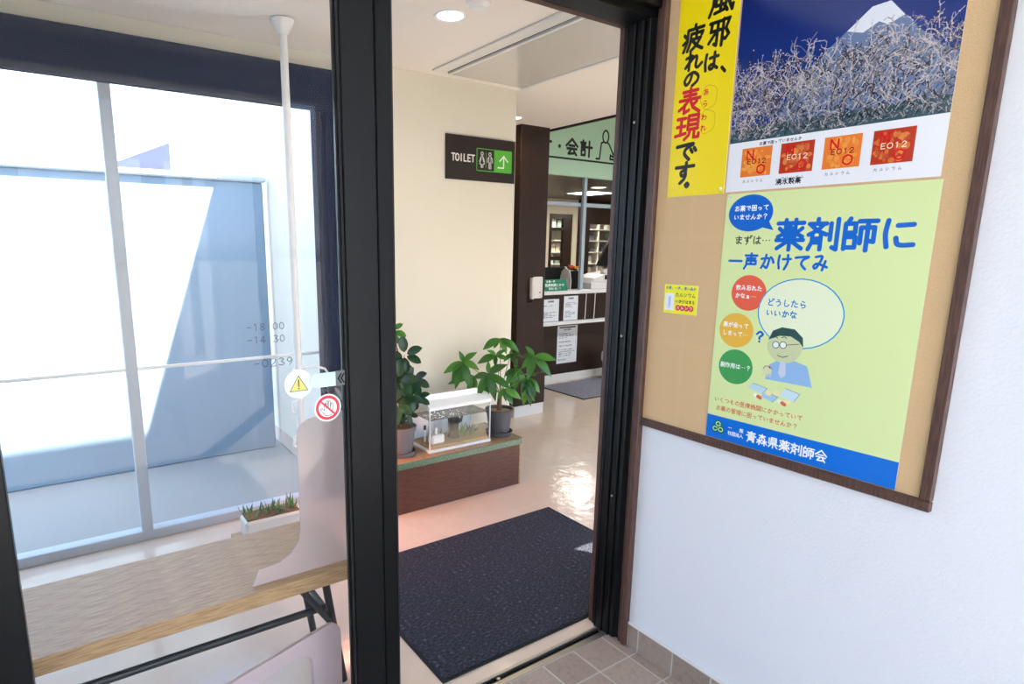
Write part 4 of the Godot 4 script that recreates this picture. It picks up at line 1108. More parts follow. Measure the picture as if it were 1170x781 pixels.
func umbrella_plant() -> void:
	var c := Vector3(1.535, 0.2972, -2.885)
	var t := thing("potted_umbrella_plant", "potted umbrella plant with dark rounded leaves left of the fish tank", "potted plant", c)
	pot(t, c, mats.pot2)
	var o := c + Vector3(0, 0.15, 0)
	var right := Vector3(0.87, 0, 0.49)
	var back := Vector3(0.49, 0, -0.87)
	var s := 0.0047      # metres for a pixel of the photograph at this distance
	var at := func(u: float, v: float, d: float) -> Vector3:
		return o + right * (u - 459) * s + Vector3.UP * (489 - v) * s + back * d
	part("stem", MB.new().tube([o, at.call(458, 455, 0.01), at.call(460, 425, 0.0), at.call(456, 392, 0.0)], 0.008, 0.004, 8), mats.bark, t)
	part("stem", MB.new().tube([o, at.call(452, 450, -0.02), at.call(450, 400, 0.0), at.call(451, 366, 0.0)], 0.007, 0.003, 8), mats.bark, t)
	var hubs := [[464.5, 399, -0.02, 1.0], [458, 425, -0.09, 1.1], [474, 427, -0.03, 0.95], [447, 412, 0.0, 1.0], [468, 446, -0.06, 0.9], [455, 452, -0.10, 1.0], [441, 437, -0.02, 1.0], [478, 452, 0.03, 0.8], [450, 372, 0.02, 0.7], [462, 435, 0.06, 1.0], [438, 455, 0.02, 0.9], [452, 468, -0.06, 0.7], [466, 470, 0.0, 0.6]]
	for h in hubs:
		var p: Vector3 = at.call(h[0], h[1], h[2])
		var root := o + Vector3.UP * maxf(0.03, (p.y - o.y) * 0.7)
		part("leaf_stalk", MB.new().tube([root, (root + p) / 2 + Vector3(0, 0.012, 0), p], 0.0028, 0.002, 6), mats.dark_leaves[1], t)
		var n := 6
		for i in n:
			var a: float = TAU * (i + rng.randf_range(-0.2, 0.2)) / n + h[0]
			var dir := (right * cos(a) + Vector3.UP * (sin(a) * 0.75 - 0.22) - back * rng.randf_range(-0.1, 0.45)).normalized()
			var ln: float = 0.094 * h[3] * rng.randf_range(0.85, 1.1)
			var b0 := p + dir * 0.014
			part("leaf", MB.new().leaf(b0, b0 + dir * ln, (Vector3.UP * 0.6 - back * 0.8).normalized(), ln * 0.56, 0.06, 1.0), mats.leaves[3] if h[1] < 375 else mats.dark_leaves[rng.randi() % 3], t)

# ---------------------------------------------------------------- reception counter and the pharmacy behind it
func note_print(w: float, h: float, title: bool, seed_: int) -> StandardMaterial3D:
	var p := Print.new(w, h, 1.5, Color(0.90, 0.92, 0.94))
	var r := RandomNumberGenerator.new()
	r.seed = seed_
	var ink := Color(0.30, 0.32, 0.36)
	var set_ := "いくつもの医療機関にかかっていてお薬の管理に困っていませんか青森県薬剤師会一般社団法人"
	if title:
		p.rect(w * 0.1, h * 0.03, w * 0.8, h * 0.035, Color(0.25, 0.26, 0.3))
		p.text("お薬の管理に", w * 0.30, h * 0.085, w * 0.065, w * 0.009, ink)
	else:
		p.text("医療機関", w * 0.32, h * 0.06, w * 0.09, w * 0.012, ink)
	var y := h * 0.2
	while y < h * 0.92:
		var n := r.randi_range(7, 17)
		if r.randf() < 0.8:
			for i in n: p.glyph(set_[r.randi() % set_.length()], w * (0.09 + i * 0.047), y, w * 0.043, w * 0.043, w * 0.006, ink)
		y += w * 0.075
	return printed(p, 0.6)

func reception() -> void:
	var x0 := 3.55
	var x1 := 9.6
	var t := thing("reception_counter", "dark brown wood reception counter with white worktop and bag shelf", "counter", Vector3(5.5, 0, COUNTER - 0.25))
	part("front_panel", MB.new().span(Vector3(x0, 0.08, COUNTER - 0.03), Vector3(x1, 0.955, COUNTER)), mats.dark_wood, t)
	part("worktop", MB.new().span(Vector3(x0, 0.955, COUNTER - 0.55), Vector3(x1, 0.992, COUNTER + 0.015), 0.004), mats.white, t)
	part("bag_shelf", MB.new().span(Vector3(4.1, 0.640, COUNTER + 0.001), Vector3(x1, 0.668, COUNTER + 0.10), 0.004), mats.white, t)
	part("kick_board", MB.new().span(Vector3(x0, 0, COUNTER - 0.03), Vector3(x1, 0.085, COUNTER + 0.006), 0.002), mats.white, t)
	part("back_panel", MB.new().span(Vector3(x0, 0.0, COUNTER - 0.55), Vector3(x1, 0.955, COUNTER - 0.52)), mats.dark_wood, t)
	for x in [4.86, 5.0]:
		var cb := thing("cable", ["white cable hanging left below the cash register", "white cable hanging right below the cash register"][int(x > 4.9)], "cable", Vector3(x, 0.67, COUNTER + 0.01), "cables below the cash register")
		part("cord", MB.new().tube([Vector3(x + 0.02, 0.953, COUNTER + 0.008), Vector3(x + 0.015, 0.82, COUNTER + 0.010), Vector3(x, 0.674, COUNTER + 0.02)], 0.005), mats.plastic, cb)
	# overhead sign
	var by := 2.18
	var p := Print.new(3000, 770, 0.5, Color(0.74, 0.89, 0.78))
	var ink := Color(0.10, 0.12, 0.13)
	var px := func(x: float) -> float: return (x - 3.58) * 1000.0
	var py := func(y: float) -> float: return (by + 0.77 - y) * 1000.0
	for e in [["付", 4.12], ["会", 4.49], ["計", 4.695]]:
		p.glyph(e[0], px.call(e[1]), py.call(2.548), 178, 170, 25, ink)
	p.disc(px.call(4.407), py.call(2.457), 18, 18, ink)
	p.line(PackedVector2Array([Vector2(0, py.call(2.345)), Vector2(2700, py.call(2.345))]), 18, ink)
	p.ring(px.call(5.065), py.call(2.612), 44, 62, 19, ink)
	for q in [[[4.935, 2.378], [4.985, 2.380], [5.003, 2.540], [5.035, 2.556]], [[5.095, 2.556], [5.125, 2.535], [5.19, 2.44], [5.30, 2.56]], [[5.30, 2.388], [5.145, 2.388], [5.15, 2.43], [5.185, 2.415], [5.24, 2.47]]]:
		var pts := PackedVector2Array()
		for e in q: pts.append(Vector2(px.call(e[0]), py.call(e[1])))
		p.line(pts, 19, ink)
	var sg := thing("overhead_sign", "pale green overhead sign with black lettering above the reception counter", "sign", Vector3(5.0, by, COUNTER))
	part("board", MB.new().span(Vector3(3.55, by, COUNTER - 0.06), Vector3(x1, 2.95, COUNTER), 0.002), mat(Color(0.74, 0.89, 0.78), 0.6), sg)
	var fc := MB.new()
	var a := Vector3(3.58, by + 0.002, COUNTER + 0.0012)
	fc.quad(a, a + Vector3(3.0, 0, 0), a + Vector3(3.0, 0.766, 0), a + Vector3(0, 0.766, 0), Vector3(0, 0, 1))
	part("printed_face", fc, printed(p, 0.6), sg)
	# screen frame on the counter
	var al := mat(Color(0.70, 0.76, 0.80), 0.4)
	var fr := thing("screen_frame", "pale metal post and rail frame standing on the reception counter", "screen frame", Vector3(4.85, 0.992, COUNTER - 0.08))
	part("post", MB.new().span(Vector3(4.845, 0.992, COUNTER - 0.10), Vector3(4.89, 2.20, COUNTER - 0.06), 0.003), al, fr)
	part("rail", MB.new().span(Vector3(3.6, 1.885, COUNTER - 0.135), Vector3(9.5, 1.925, COUNTER - 0.101), 0.003), al, fr)
	# pharmacy behind
	struct("ceiling_003", MB.new().span(Vector3(3.55, 2.20, -7.3), Vector3(x1, 2.26, COUNTER - 0.06)), mats.dark_wood, "dark brown ceiling over the pharmacy behind the counter")
	var w := MB.new()
	w.span(Vector3(3.55, 0, -7.38), Vector3(6.55, 2.3, -7.3))
	w.span(Vector3(7.05, 0, -7.38), Vector3(7.16, 2.3, -7.3))
	w.span(Vector3(6.55, 1.97, -7.38), Vector3(7.05, 2.3, -7.3))
	struct("wall_pharmacy", w, mats.cream, "cream wall behind the reception counter")
	var w2 := MB.new()
	w2.span(Vector3(7.16, 0, -7.40), Vector3(7.42, 2.3, -7.28))
	w2.span(Vector3(7.42, 1.83, -7.40), Vector3(8.8, 2.3, -7.28))
	w2.span(Vector3(7.42, 0, -7.40), Vector3(8.8, 0.95, -7.28))
	w2.span(Vector3(8.8, 0, -7.40), Vector3(x1, 2.3, -7.28))
	struct("wall_hatch", w2, mats.dark_wood, "dark brown wall with a hatch to the medicine shelves")
	var dr := thing("door_2", "dark brown inner door with stacked glass panes", "door", Vector3(6.8, 0, -7.32), "", "structure")
	part("stile", MB.new().span(Vector3(6.55, 0, -7.36), Vector3(6.62, 1.97, -7.31), 0.003), mats.dark_wood, dr)
	part("stile", MB.new().span(Vector3(6.86, 0, -7.36), Vector3(7.05, 1.97, -7.31), 0.003), mats.dark_wood, dr)
	for e in [[1.90, 1.97], [1.71, 1.76], [1.25, 1.31], [1.09, 1.14], [0.0, 0.55]]:
		part("rail", MB.new().span(Vector3(6.62, e[0], -7.36), Vector3(6.86, e[1], -7.31), 0.003), mats.dark_wood, dr)
	for e in [[1.76, 1.90], [1.31, 1.71], [1.14, 1.25], [0.55, 1.09]]:
		part("pane", MB.new().span(Vector3(6.62, e[0], -7.337), Vector3(6.86, e[1], -7.333)), mats.glass, dr)
	part("handle", MB.new().tube([Vector3(6.92, 1.0, -7.31), Vector3(6.92, 1.0, -7.27), Vector3(6.92, 1.14, -7.27), Vector3(6.92, 1.14, -7.31)], 0.008), mats.steel, dr)
	var shelfm := mat(Color(0.88, 0.87, 0.83), 0.6)
	var sh := thing("medicine_shelf", "white shelving full of medicine boxes behind the hatch", "shelf", Vector3(7.7, 0, -8.35))
	part("back", MB.new().span(Vector3(6.2, 0, -8.56), Vector3(9.5, 2.1, -8.54)), shelfm, sh)
	for i in 9:
		part("board", MB.new().span(Vector3(6.2, 0.30 + i * 0.21, -8.54), Vector3(9.5, 0.32 + i * 0.21, -8.2), 0.002), shelfm, sh)
	for x in [6.2, 7.0, 7.8, 8.6, 9.48]:
		part("side", MB.new().span(Vector3(x, 0, -8.54), Vector3(x + 0.02, 2.1, -8.2), 0.002), shelfm, sh)
	var tones := [Color(0.90, 0.90, 0.88), Color(0.80, 0.82, 0.84), Color(0.85, 0.80, 0.60), Color(0.35, 0.36, 0.40), Color(0.62, 0.70, 0.66), Color(0.92, 0.88, 0.80)]
	var tn := ["white", "grey", "yellowish", "dark", "greenish", "cream"]
	var bm := []
	for q in tones: bm.append(mat(q, 0.5))
	var ordinals := ["first", "second", "third", "fourth", "fifth", "sixth", "seventh", "eighth", "ninth", "tenth", "eleventh", "twelfth", "thirteenth", "fourteenth", "fifteenth", "sixteenth", "seventeenth", "eighteenth", "nineteenth", "twentieth"]
	for i in range(3, 8):
		var x := 7.43
		var count := 0
		while x < 9.3:
			var bw := rng.randf_range(0.07, 0.15)
			var bh := rng.randf_range(0.07, 0.16)
			var j := rng.randi() % 6
			var room := 0.8 - fposmod(x - 7.02, 0.8) - bw
			if room > 0.03 and fposmod(x - 7.02, 0.8) > 0.01 and rng.randf() < 0.85:
				var c := Vector3(x + bw / 2, 0.322 + i * 0.21, -8.29)
				var bx := thing("medicine_box", "%s medicine box, %s from the left on the %s pharmacy shelf board from the top" % [tn[j], ordinals[count], ordinals[7 - i]], "box", c, "medicine boxes on the pharmacy shelving")
				part("carton", MB.new().box(c + Vector3(0, bh / 2, 0), Vector3(bw, bh, 0.12), 0.002), bm[j], bx)
				count += 1
			x += bw + rng.randf_range(0.015, 0.06)
	# things on the counter
	var yc := 0.992
	var mo := thing("computer_monitor", "black monitor seen from behind on the reception counter", "monitor", Vector3(4.74, yc, -5.24))
	part("screen", MB.new().span(Vector3(4.48, yc + 0.06, -5.25), Vector3(5.02, yc + 0.235, -5.21), 0.006), mats.rubber, mo)
	part("stand", MB.new().span(Vector3(4.68, yc, -5.28), Vector3(4.80, yc + 0.07, -5.20), 0.004), mats.rubber, mo)
	var te := thing("card_terminal", "black curved card terminal beside the green counter sign", "card terminal", Vector3(4.90, yc, -5.03))
	part("body", MB.new().extrude(PackedVector2Array([Vector2(-0.06, 0), Vector2(0.10, 0), Vector2(0.10, 0.10), Vector2(0.075, 0.19), Vector2(0.03, 0.225), Vector2(-0.03, 0.20), Vector2(-0.055, 0.10)]), 0.17, Transform3D(Basis(Vector3(0, 0, -1), Vector3(0, 1, 0), Vector3(1, 0, 0)), Vector3(4.90, yc, -5.03))), mats.black, te)
	part("side_cover", MB.new().extrude(PackedVector2Array([Vector2(-0.06, 0), Vector2(0.10, 0), Vector2(0.11, 0.10), Vector2(0.085, 0.195), Vector2(0.03, 0.235), Vector2(-0.04, 0.205), Vector2(-0.065, 0.10)]), 0.012, Transform3D(Basis(Vector3(0, 0, -1), Vector3(0, 1, 0), Vector3(1, 0, 0)), Vector3(4.807, yc, -5.03))), mats.plastic, te)
	part("yellow_tag", MB.new().span(Vector3(4.92, yc + 0.222, -5.07), Vector3(4.98, yc + 0.25, -5.03), 0.002), mat(Color(0.90, 0.62, 0.12), 0.5), te)
	part("red_tag", MB.new().span(Vector3(4.86, yc + 0.226, -5.08), Vector3(4.92, yc + 0.262, -5.05), 0.002), mat(Color(0.82, 0.28, 0.16), 0.5), te)
	var cr := thing("cash_register", "pale grey cash register at the right of the counter", "cash register", Vector3(5.25, yc, -5.0))
	part("drawer", MB.new().span(Vector3(5.02, yc, -5.2), Vector3(5.55, yc + 0.07, -4.86), 0.006), mats.plastic, cr)
	part("hood", MB.new().extrude(PackedVector2Array([Vector2(5.04, yc + 0.07), Vector2(5.55, yc + 0.07), Vector2(5.55, yc + 0.19), Vector2(5.26, yc + 0.16), Vector2(5.12, yc + 0.12)]), 0.28, Transform3D(Basis(), Vector3(0, 0, -5.04))), mats.plastic, cr)
	part("display", MB.new().span(Vector3(5.27, yc + 0.10, -4.90), Vector3(5.42, yc + 0.15, -4.893), 0.002), mats.rubber, cr)
	part("customer_display", MB.new().span(Vector3(5.30, yc + 0.17, -5.0), Vector3(5.46, yc + 0.215, -4.95), 0.004), mats.plastic, cr)
	var sm := thing("dark_screen", "dark tilted screen raised behind the cash register", "screen", Vector3(6.0, yc, -5.3))
	part("panel", MB.new().extrude(PackedVector2Array([Vector2(5.86, 1.22), Vector2(6.5, 1.22), Vector2(6.5, 1.62), Vector2(6.14, 1.62), Vector2(6.02, 1.48)]), 0.03, Transform3D(Basis(), Vector3(0, 0, -5.6))), mats.rubber, sm)
	part("stem", MB.new().tube([Vector3(6.1, 1.03, -5.25), Vector3(6.12, 1.2, -5.45), Vector3(6.15, 1.4, -5.6)], 0.02), mats.black2, sm)
	part("base", MB.new().lathe([Vector2(0.08, 0.993), Vector2(0.075, 1.01), Vector2(0.02, 1.03), Vector2(0, 1.03)], 20, Vector3(6.1, 0, -5.25)), mats.black2, sm)
	var g := Print.new(335, 150, 2, Color(0.10, 0.50, 0.36))
	g.text("お薬一声", 40, 12, 32, 4, Color(0.92, 0.96, 0.93), 1.05)
	g.text("医療機関にかか", 18, 55, 40, 5, Color(0.92, 0.96, 0.93), 1.0)
	g.text("管理に困って", 60, 105, 30, 3.5, Color(0.92, 0.96, 0.93), 1.0)
	var sn := sheet("counter_sign", "small green sign with white lettering leaning on the counter", "sign", printed(g, 0.4), Vector3(4.30, yc, -4.83), Vector3(1, 0, 0), Vector3(0, 0.96, -0.28).normalized(), 0.33, 0.125, 0.004)
	sn.position.y += 0.001
	var R := Vector3(1, 0, 0)
	var U := Vector3(0, 1, 0)
	sheet("notice_paper", "white notice pinned behind the bag shelf nearest the column", "notice", note_print(235, 240, false, 3), Vector3(4.25, 0.672, COUNTER), R, U, 0.235, 0.238, 0.001, "white notices on the counter front")
	sheet("notice_paper", "white notice standing upright on the middle of the bag shelf", "notice", note_print(210, 270, false, 4), Vector3(4.555, 0.672, COUNTER), R, U, 0.21, 0.262, 0.001, "white notices on the counter front")
	sheet("notice_paper", "large white notice hanging below the bag shelf", "notice", note_print(297, 420, true, 5), Vector3(4.478, 0.20, COUNTER), R, U, 0.297, 0.415, 0.001, "white notices on the counter front", 0.0005)
	var bn := thing("waste_bin", "dark waste bin with a white bag in front of the counter", "waste bin", Vector3(5.13, 0.0115, -4.58))
	part("bin", MB.new().lathe([Vector2(0, 0), Vector2(0.10, 0), Vector2(0.125, 0.26), Vector2(0.118, 0.26), Vector2(0.1, 0.02)], 24, Vector3(5.13, 0.0115, -4.58)), mats.black2, bn)
	part("bag", MB.new().lathe([Vector2(0.130, 0.20), Vector2(0.134, 0.26), Vector2(0.125, 0.29), Vector2(0.10, 0.28), Vector2(0.09, 0.2)], 20, Vector3(5.13, 0.0115, -4.58)), mats.white, bn)
	var m := thing("counter_mat", "grey mat on the floor in front of the reception counter", "mat", Vector3(4.9, 0, -4.38))
	part("rubber_edge", MB.new().span(Vector3(4.16, 0, -4.715), Vector3(5.7, 0.006, -4.055), 0.003), mats.rubber, m)
	part("pile", MB.new().span(Vector3(4.17, 0.006, -4.705), Vector3(5.69, 0.011, -4.065), 0.003), mats.mat_grey, m)

# ---------------------------------------------------------------- window corner behind the door glass
func window_corner() -> void:
	var fr := MB.new()
	var alu := mat(Color(0.72, 0.75, 0.78), 0.4)
	fr.span(Vector3(-0.9, 0.0, -3.25), Vector3(1.40, 0.05, -3.18), 0.003)
	fr.span(Vector3(-0.9, 2.28, -3.25), Vector3(1.40, 2.33, -3.18), 0.003)
	for x in [-0.9, 0.24, 1.35]: fr.span(Vector3(x, 0.05, -3.25), Vector3(x + 0.05, 2.28, -3.18), 0.003)
	var w := struct("window_1", fr, alu, "tall window by the navy blinds, its open view added in place of a reflection")  # bright open view stands in for outdoors reflected in the door glass
	part("pane", MB.new().span(Vector3(-0.85, 0.05, -3.217), Vector3(0.24, 2.28, -3.213)), mats.glass, w)
	part("pane", MB.new().span(Vector3(0.29, 0.05, -3.217), Vector3(1.35, 2.28, -3.213)), mats.glass, w)
	part("guard_rail", MB.new().span(Vector3(-0.85, 0.86, -3.20), Vector3(1.35, 0.875, -3.185), 0.003), mats.white, w)
	var b := thing("vertical_blind", "navy vertical blind gathered at the right of the tall window", "blind", Vector3(1.2, 0.1, -3.12))
	part("valance", MB.new().span(Vector3(-0.9, 2.12, -3.13), Vector3(1.385, 2.32, -3.09), 0.003), mats.navy, b)
	for i in 8:
		var x := 1.185 + i * 0.025
		part("slat", MB.new().box(Vector3(x, 1.10, -3.115 + 0.004 * (i % 2)), Vector3(0.055, 2.06, 0.003), 0.001, Basis(Vector3.UP, 0.35 + 0.12 * sin(i * 2.1))), mats.navy if i % 3 else mats.navy2, b)
	# floor-to-ceiling pole with a planter and a lamp
	var px := 0.932
	var pz := -2.785
	var po := thing("tension_pole", "white floor to ceiling pole behind the door glass", "pole", Vector3(px, 0, pz))
	part("tube", MB.new().tube([Vector3(px, 0.01, pz), Vector3(px, 2.37, pz)], 0.019, 0.017, 16), mats.white, po)
	part("ceiling_flange", MB.new().lathe([Vector2(0.02, 2.34), Vector2(0.045, 2.385), Vector2(0.05, 2.40), Vector2(0, 2.404)], 24, Vector3(px, 0, pz)), mats.white, po)
	part("floor_flange", MB.new().lathe([Vector2(0.045, 0.001), Vector2(0.042, 0.02), Vector2(0.02, 0.035)], 24, Vector3(px, 0, pz)), mats.white, po)
	for y in [0.55, 0.20, 0.72]:
		part("hook", MB.new().tube([Vector3(px, y, pz), Vector3(px - 0.04, y - 0.005, pz + 0.02), Vector3(px - 0.045, y - 0.05, pz + 0.025), Vector3(px - 0.03, y - 0.06, pz + 0.03)], 0.006), mats.white, po)
	var pl := thing("planter_box", "white planter box of grassy succulents hung on the pole", "planter", Vector3(0.80, 0.10, -2.72))
	part("box", MB.new().span(Vector3(0.62, 0.10, -2.80), Vector3(0.885, 0.20, -2.68), 0.012), mats.plastic, pl)
	part("soil", MB.new().span(Vector3(0.63, 0.195, -2.79), Vector3(0.875, 0.205, -2.69), 0.002), mats.soil, pl)
	part("shelf_board", MB.new().span(Vector3(0.58, 0.075, -2.82), Vector3(0.90, 0.10, -2.66), 0.003), mats.table_wood, pl)
	for i in 46:
		var base := Vector3(rng.randf_range(0.64, 0.865), 0.20, rng.randf_range(-2.785, -2.695))
		var a := rng.randf() * TAU
		part("leaf", MB.new().leaf(base, base + Vector3(cos(a) * 0.035, rng.randf_range(0.03, 0.075), sin(a) * 0.035), Vector3(cos(a), 1, sin(a)), 0.011, 0.12), mats.leaves[rng.randi() % 4], pl)
	var lp := thing("clamp_lamp", "small metal lamp on a curved arm clamped to the pole", "lamp", Vector3(px, 0.85, pz))
	part("arm", MB.new().tube([Vector3(px, 0.85, pz), Vector3(0.965, 0.873, -2.775), Vector3(1.01, 0.878, -2.76), Vector3(1.05, 0.865, -2.745), Vector3(1.068, 0.835, -2.74)], 0.006), mats.white, lp)
	part("clamp", MB.new().box(Vector3(px, 0.85, pz), Vector3(0.05, 0.04, 0.05), 0.006), mats.white, lp)
	var tilt := Basis(Vector3(0, 0, 1), 0.55)
	part("socket", MB.new().lathe([Vector2(0, 0.035), Vector2(0.018, 0.03), Vector2(0.020, -0.02)], 16, Vector3(1.065, 0.81, -2.74), tilt), mats.white, lp)
	part("shade", MB.new().lathe([Vector2(0.020, -0.015), Vector2(0.034, -0.04), Vector2(0.050, -0.105), Vector2(0.048, -0.105), Vector2(0.032, -0.04), Vector2(0.018, -0.02)], 24, Vector3(1.065, 0.81, -2.74), tilt), mat(Color(0.42, 0.40, 0.39), 0.35, 0.8), lp)
	part("bulb", MB.new().lathe([Vector2(0, -0.03), Vector2(0.022, -0.05), Vector2(0.030, -0.075), Vector2(0.022, -0.095), Vector2(0, -0.102)], 16, Vector3(1.065, 0.81, -2.74), tilt), glow(Color(1.0, 0.72, 0.55), 6.0), lp)
	omni(Vector3(1.065, 0.81, -2.74) + tilt * Vector3(0, -0.075, 0), 0.55, Color(1.0, 0.62, 0.48), 0.03, lp)
	# low table
	var tb := thing("low_table", "low wooden table with black folding legs behind the door glass", "table", Vector3(0.2, 0, -1.85))
	part("table_top", MB.new().span(Vector3(-0.45, 0.402, -2.06), Vector3(0.735, 0.45, -1.66), 0.004), mats.table_wood, tb)
	var leg := mat(Color(0.06, 0.07, 0.08), 0.4)
	for x in [-0.30, 0.60]:
		var sx := 1.0 if x > 0 else -1.0
		for z in [-1.72, -2.0]:
			part("leg", MB.new().tube([Vector3(x + sx * 0.03, 0.40, z), Vector3(x + sx * 0.085, 0.0, z)], 0.013, 0.013, 8), leg, tb)
			part("brace", MB.new().tube([Vector3(x - sx * 0.06, 0.40, z + 0.005), Vector3(x + sx * 0.055, 0.22, z + 0.005)], 0.011, 0.011, 8), leg, tb)
		part("cross_bar", MB.new().tube([Vector3(x + sx * 0.055, 0.24, -1.72), Vector3(x + sx * 0.055, 0.24, -2.0)], 0.010, 0.010, 8), leg, tb)
	part("stretcher", MB.new().tube([Vector3(-0.33, 0.285, -1.735), Vector3(0.635, 0.285, -1.735)], 0.012, 0.012, 8), leg, tb)
	# translucent panel on the table, added for a reflection in the door glass
	var fp := PackedVector2Array([Vector2(0.735, 0.452), Vector2(0.735, 0.955), Vector2(0.62, 0.945)])
	for i in 8:
		var a := PI * 0.5 + PI * 0.5 * i / 7.0
		fp.append(Vector2(0.605 + 0.05 * cos(a), 0.893 + 0.05 * sin(a)))
	fp.append_array(PackedVector2Array([Vector2(0.553, 0.60), Vector2(0.545, 0.56), Vector2(0.52, 0.525), Vector2(0.48, 0.505), Vector2(0.42, 0.50), Vector2(0.40, 0.452)]))
	var reflection_mat := mat(Color(0.83, 0.75, 0.73, 0.62), 0.5)
	reflection_mat.transparency = BaseMaterial3D.TRANSPARENCY_ALPHA
	var pn := thing("reflection_panel", "translucent panel with a rounded corner on the low table, standing in for a reflection", "partition", Vector3(0.6, 0.452, -1.70))
	part("panel", MB.new().extrude(fp, 0.004, Transform3D(Basis(), Vector3(0, 0, -1.70))), reflection_mat, pn)
	# pale arched panel before the table, added for an unclear reflection
	var pale := mat(Color(0.80, 0.72, 0.72), 0.45)
	var so := thing("reflection_stand", "pale panel with a rounded opening before the low table, standing in for a reflection", "stand", Vector3(0.434, 0, -1.568))
	var dir := Vector3(0.952, 0, -0.305)
	var xf := Transform3D(Basis(dir, Vector3.UP, dir.cross(Vector3.UP)), Vector3(0.434, 0, -1.568))
	var arch := PackedVector2Array()
	for e in [[0.218, 0.30, 0.05, 1], [-0.30, 0.30, 0.05, 0]]:
		for i in 7:
			var a := PI * 0.5 * i / 6.0 + (0.0 if e[3] else PI * 0.5)
			arch.append(Vector2(e[0] + (-e[2] if e[3] else e[2]) + e[2] * cos(a), e[1] - e[2] + e[2] * sin(a)))
	arch.append_array(PackedVector2Array([Vector2(-0.30, 0.012), Vector2(-0.19, 0.012)]))
	for e in [[-0.19, 0], [0.108, 1]]:
		for i in 7:
			var a := PI - PI * 0.5 * i / 6.0 if e[1] == 0 else PI * 0.5 - PI * 0.5 * i / 6.0
			arch.append(Vector2(e[0] + (0.05 if e[1] == 0 else -0.05) + 0.05 * cos(a), 0.20 + 0.05 * sin(a)))
	arch.append_array(PackedVector2Array([Vector2(0.108, 0.012), Vector2(0.218, 0.012)]))
	part("panel", MB.new().extrude(arch, 0.012, xf), pale, so)
	for u in [-0.245, 0.163]:
		part("foot", MB.new().box(xf * Vector3(u, 0.006, 0), Vector3(0.10, 0.012, 0.07), 0.002, xf.basis), pale, so)

# ---------------------------------------------------------------- ceiling fittings
func downlight(at: Vector3, r: float, e: float, label: String, c := Color(1.0, 0.92, 0.80)) -> void:
	var t := thing("downlight", label, "downlight", at, "round ceiling downlights")
	part("rim", MB.new().lathe([Vector2(r, -0.001), Vector2(r + 0.012, -0.005), Vector2(r + 0.016, -0.0005)], 32, at), mats.white, t)
	part("lens", MB.new().lathe([Vector2(r, -0.001), Vector2(0, -0.004)], 32, at), glow(Color(1.0, 0.97, 0.90), 5.0), t)
	spot(at - Vector3(0, 0.02, 0), e, c, r, t)

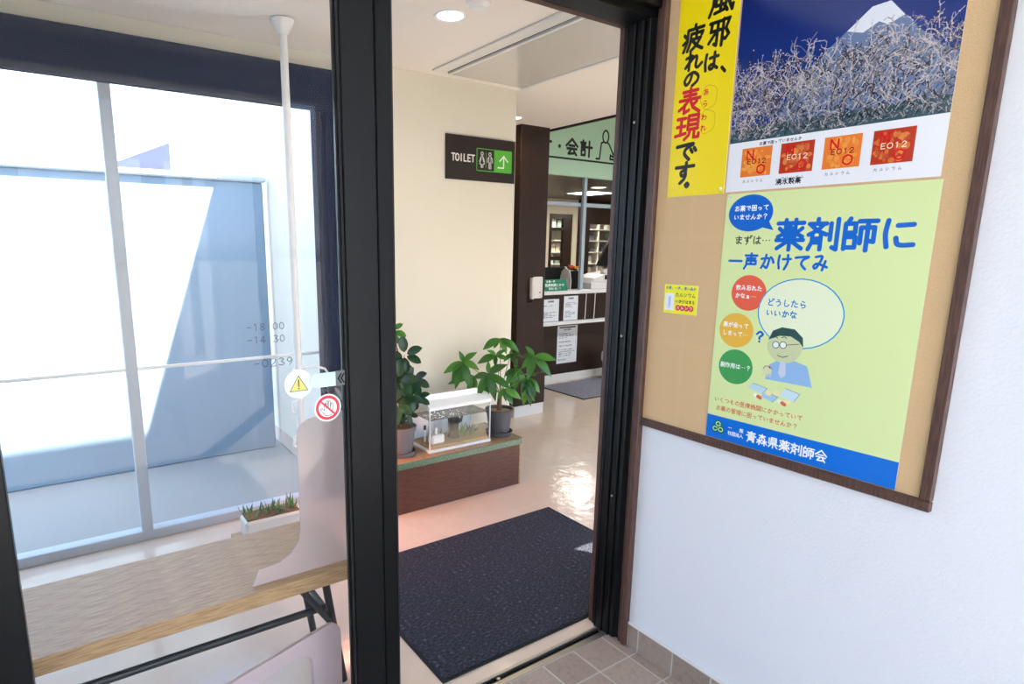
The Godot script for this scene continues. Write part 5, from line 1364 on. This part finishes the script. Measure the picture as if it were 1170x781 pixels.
func ceiling_things() -> void:
	downlight(Vector3(1.507, CEIL, -2.345), 0.056, 0.30, "round bright downlight in the ceiling near the air conditioner")
	downlight(Vector3(3.016, CEIL, -3.79), 0.05, 0.4, "small downlight in the ceiling beyond the cream wall")
	downlight(Vector3(0.1, CEIL, -2.345), 0.056, 0.2, "added round downlight out of view in the ceiling by the tall window")  # added lamp, out of view, to light the window side
	downlight(Vector3(5.0, 2.95, -3.2), 0.056, 3.6, "added round downlight out of view in the higher ceiling before the counter", Color(0.95, 0.97, 1.0))  # unseen lamp added to brighten the counter and sign
	downlight(Vector3(6.6, 2.95, -3.2), 0.056, 3.6, "added round downlight out of view in the higher ceiling at the far right", Color(0.95, 0.97, 1.0))  # second unseen lamp added for the counter area
	downlight(Vector3(5.89, 2.20, -5.66), 0.09, 0.5, "round downlight in the dark pharmacy ceiling")
	for e in [[6.35, -6.25, "square light panel in the dark pharmacy ceiling"], [7.7, -6.3, "square light panel at the far right of the dark pharmacy ceiling"]]:
		var t := thing("light_panel", e[2], "ceiling light", Vector3(e[0], 2.20, e[1]), "square ceiling light panels")
		part("frame", MB.new().span(Vector3(e[0] - 0.24, 2.192, e[1] - 0.24), Vector3(e[0] + 0.24, 2.2, e[1] + 0.24), 0.002), mats.white, t)
		part("diffuser", MB.new().span(Vector3(e[0] - 0.22, 2.188, e[1] - 0.22), Vector3(e[0] + 0.22, 2.191, e[1] + 0.22)), glow(Color(1, 1, 0.97), 5.0), t)
		panel_light(Vector3(e[0], 2.185, e[1]), Vector2(0.44, 0.44), 1.6, Color(1, 0.97, 0.92), t)
	# unseen lamp added to brighten the shelves behind the hatch
	var sl := thing("added_strip_light", "added strip light out of view that brightens the medicine shelving", "ceiling light", Vector3(7.6, 2.9, -7.9))
	part("tube_lens", MB.new().span(Vector3(7.0, 2.90, -7.95), Vector3(8.2, 2.948, -7.85), 0.005), glow(Color(1, 1, 0.97), 4.0), sl)
	panel_light(Vector3(7.6, 2.89, -7.9), Vector2(1.2, 0.1), 9.0, Color(1, 0.97, 0.92), sl)
	# ceiling air conditioner: a long glossy panel with an air slot
	var ac := thing("ceiling_air_conditioner", "long glossy ceiling air conditioner panel with a dark slot", "air conditioner", Vector3(2.17, CEIL, -2.4))
	var gl := mat(Color(0.80, 0.785, 0.75), 0.18)
	var bz := -3.06
	var fz := -1.62
	part("frame", MB.new().span(Vector3(1.85, CEIL - 0.012, bz), Vector3(1.925, CEIL, fz), 0.003), mats.plastic, ac)
	part("slot", MB.new().span(Vector3(1.925, CEIL - 0.004, bz + 0.012), Vector3(1.945, CEIL, fz)), mats.rubber, ac)
	part("flap", MB.new().span(Vector3(1.945, CEIL - 0.016, bz + 0.012), Vector3(1.965, CEIL, fz), 0.003), mats.plastic, ac)
	part("panel", MB.new().span(Vector3(1.966, CEIL - 0.010, bz), Vector3(2.47, CEIL, fz), 0.002), gl, ac)
	part("edge_strip", MB.new().span(Vector3(2.472, CEIL - 0.018, bz), Vector3(2.50, CEIL, fz), 0.004), mats.plastic, ac)
	var sd := thing("smoke_detector", "small round ceiling detector beside the downlight", "detector", Vector3(1.50, CEIL, -2.13))
	part("body", MB.new().lathe([Vector2(0.05, 0), Vector2(0.048, -0.02), Vector2(0.03, -0.035), Vector2(0, -0.036)], 24, Vector3(1.50, CEIL, -2.13)), mats.white, sd)
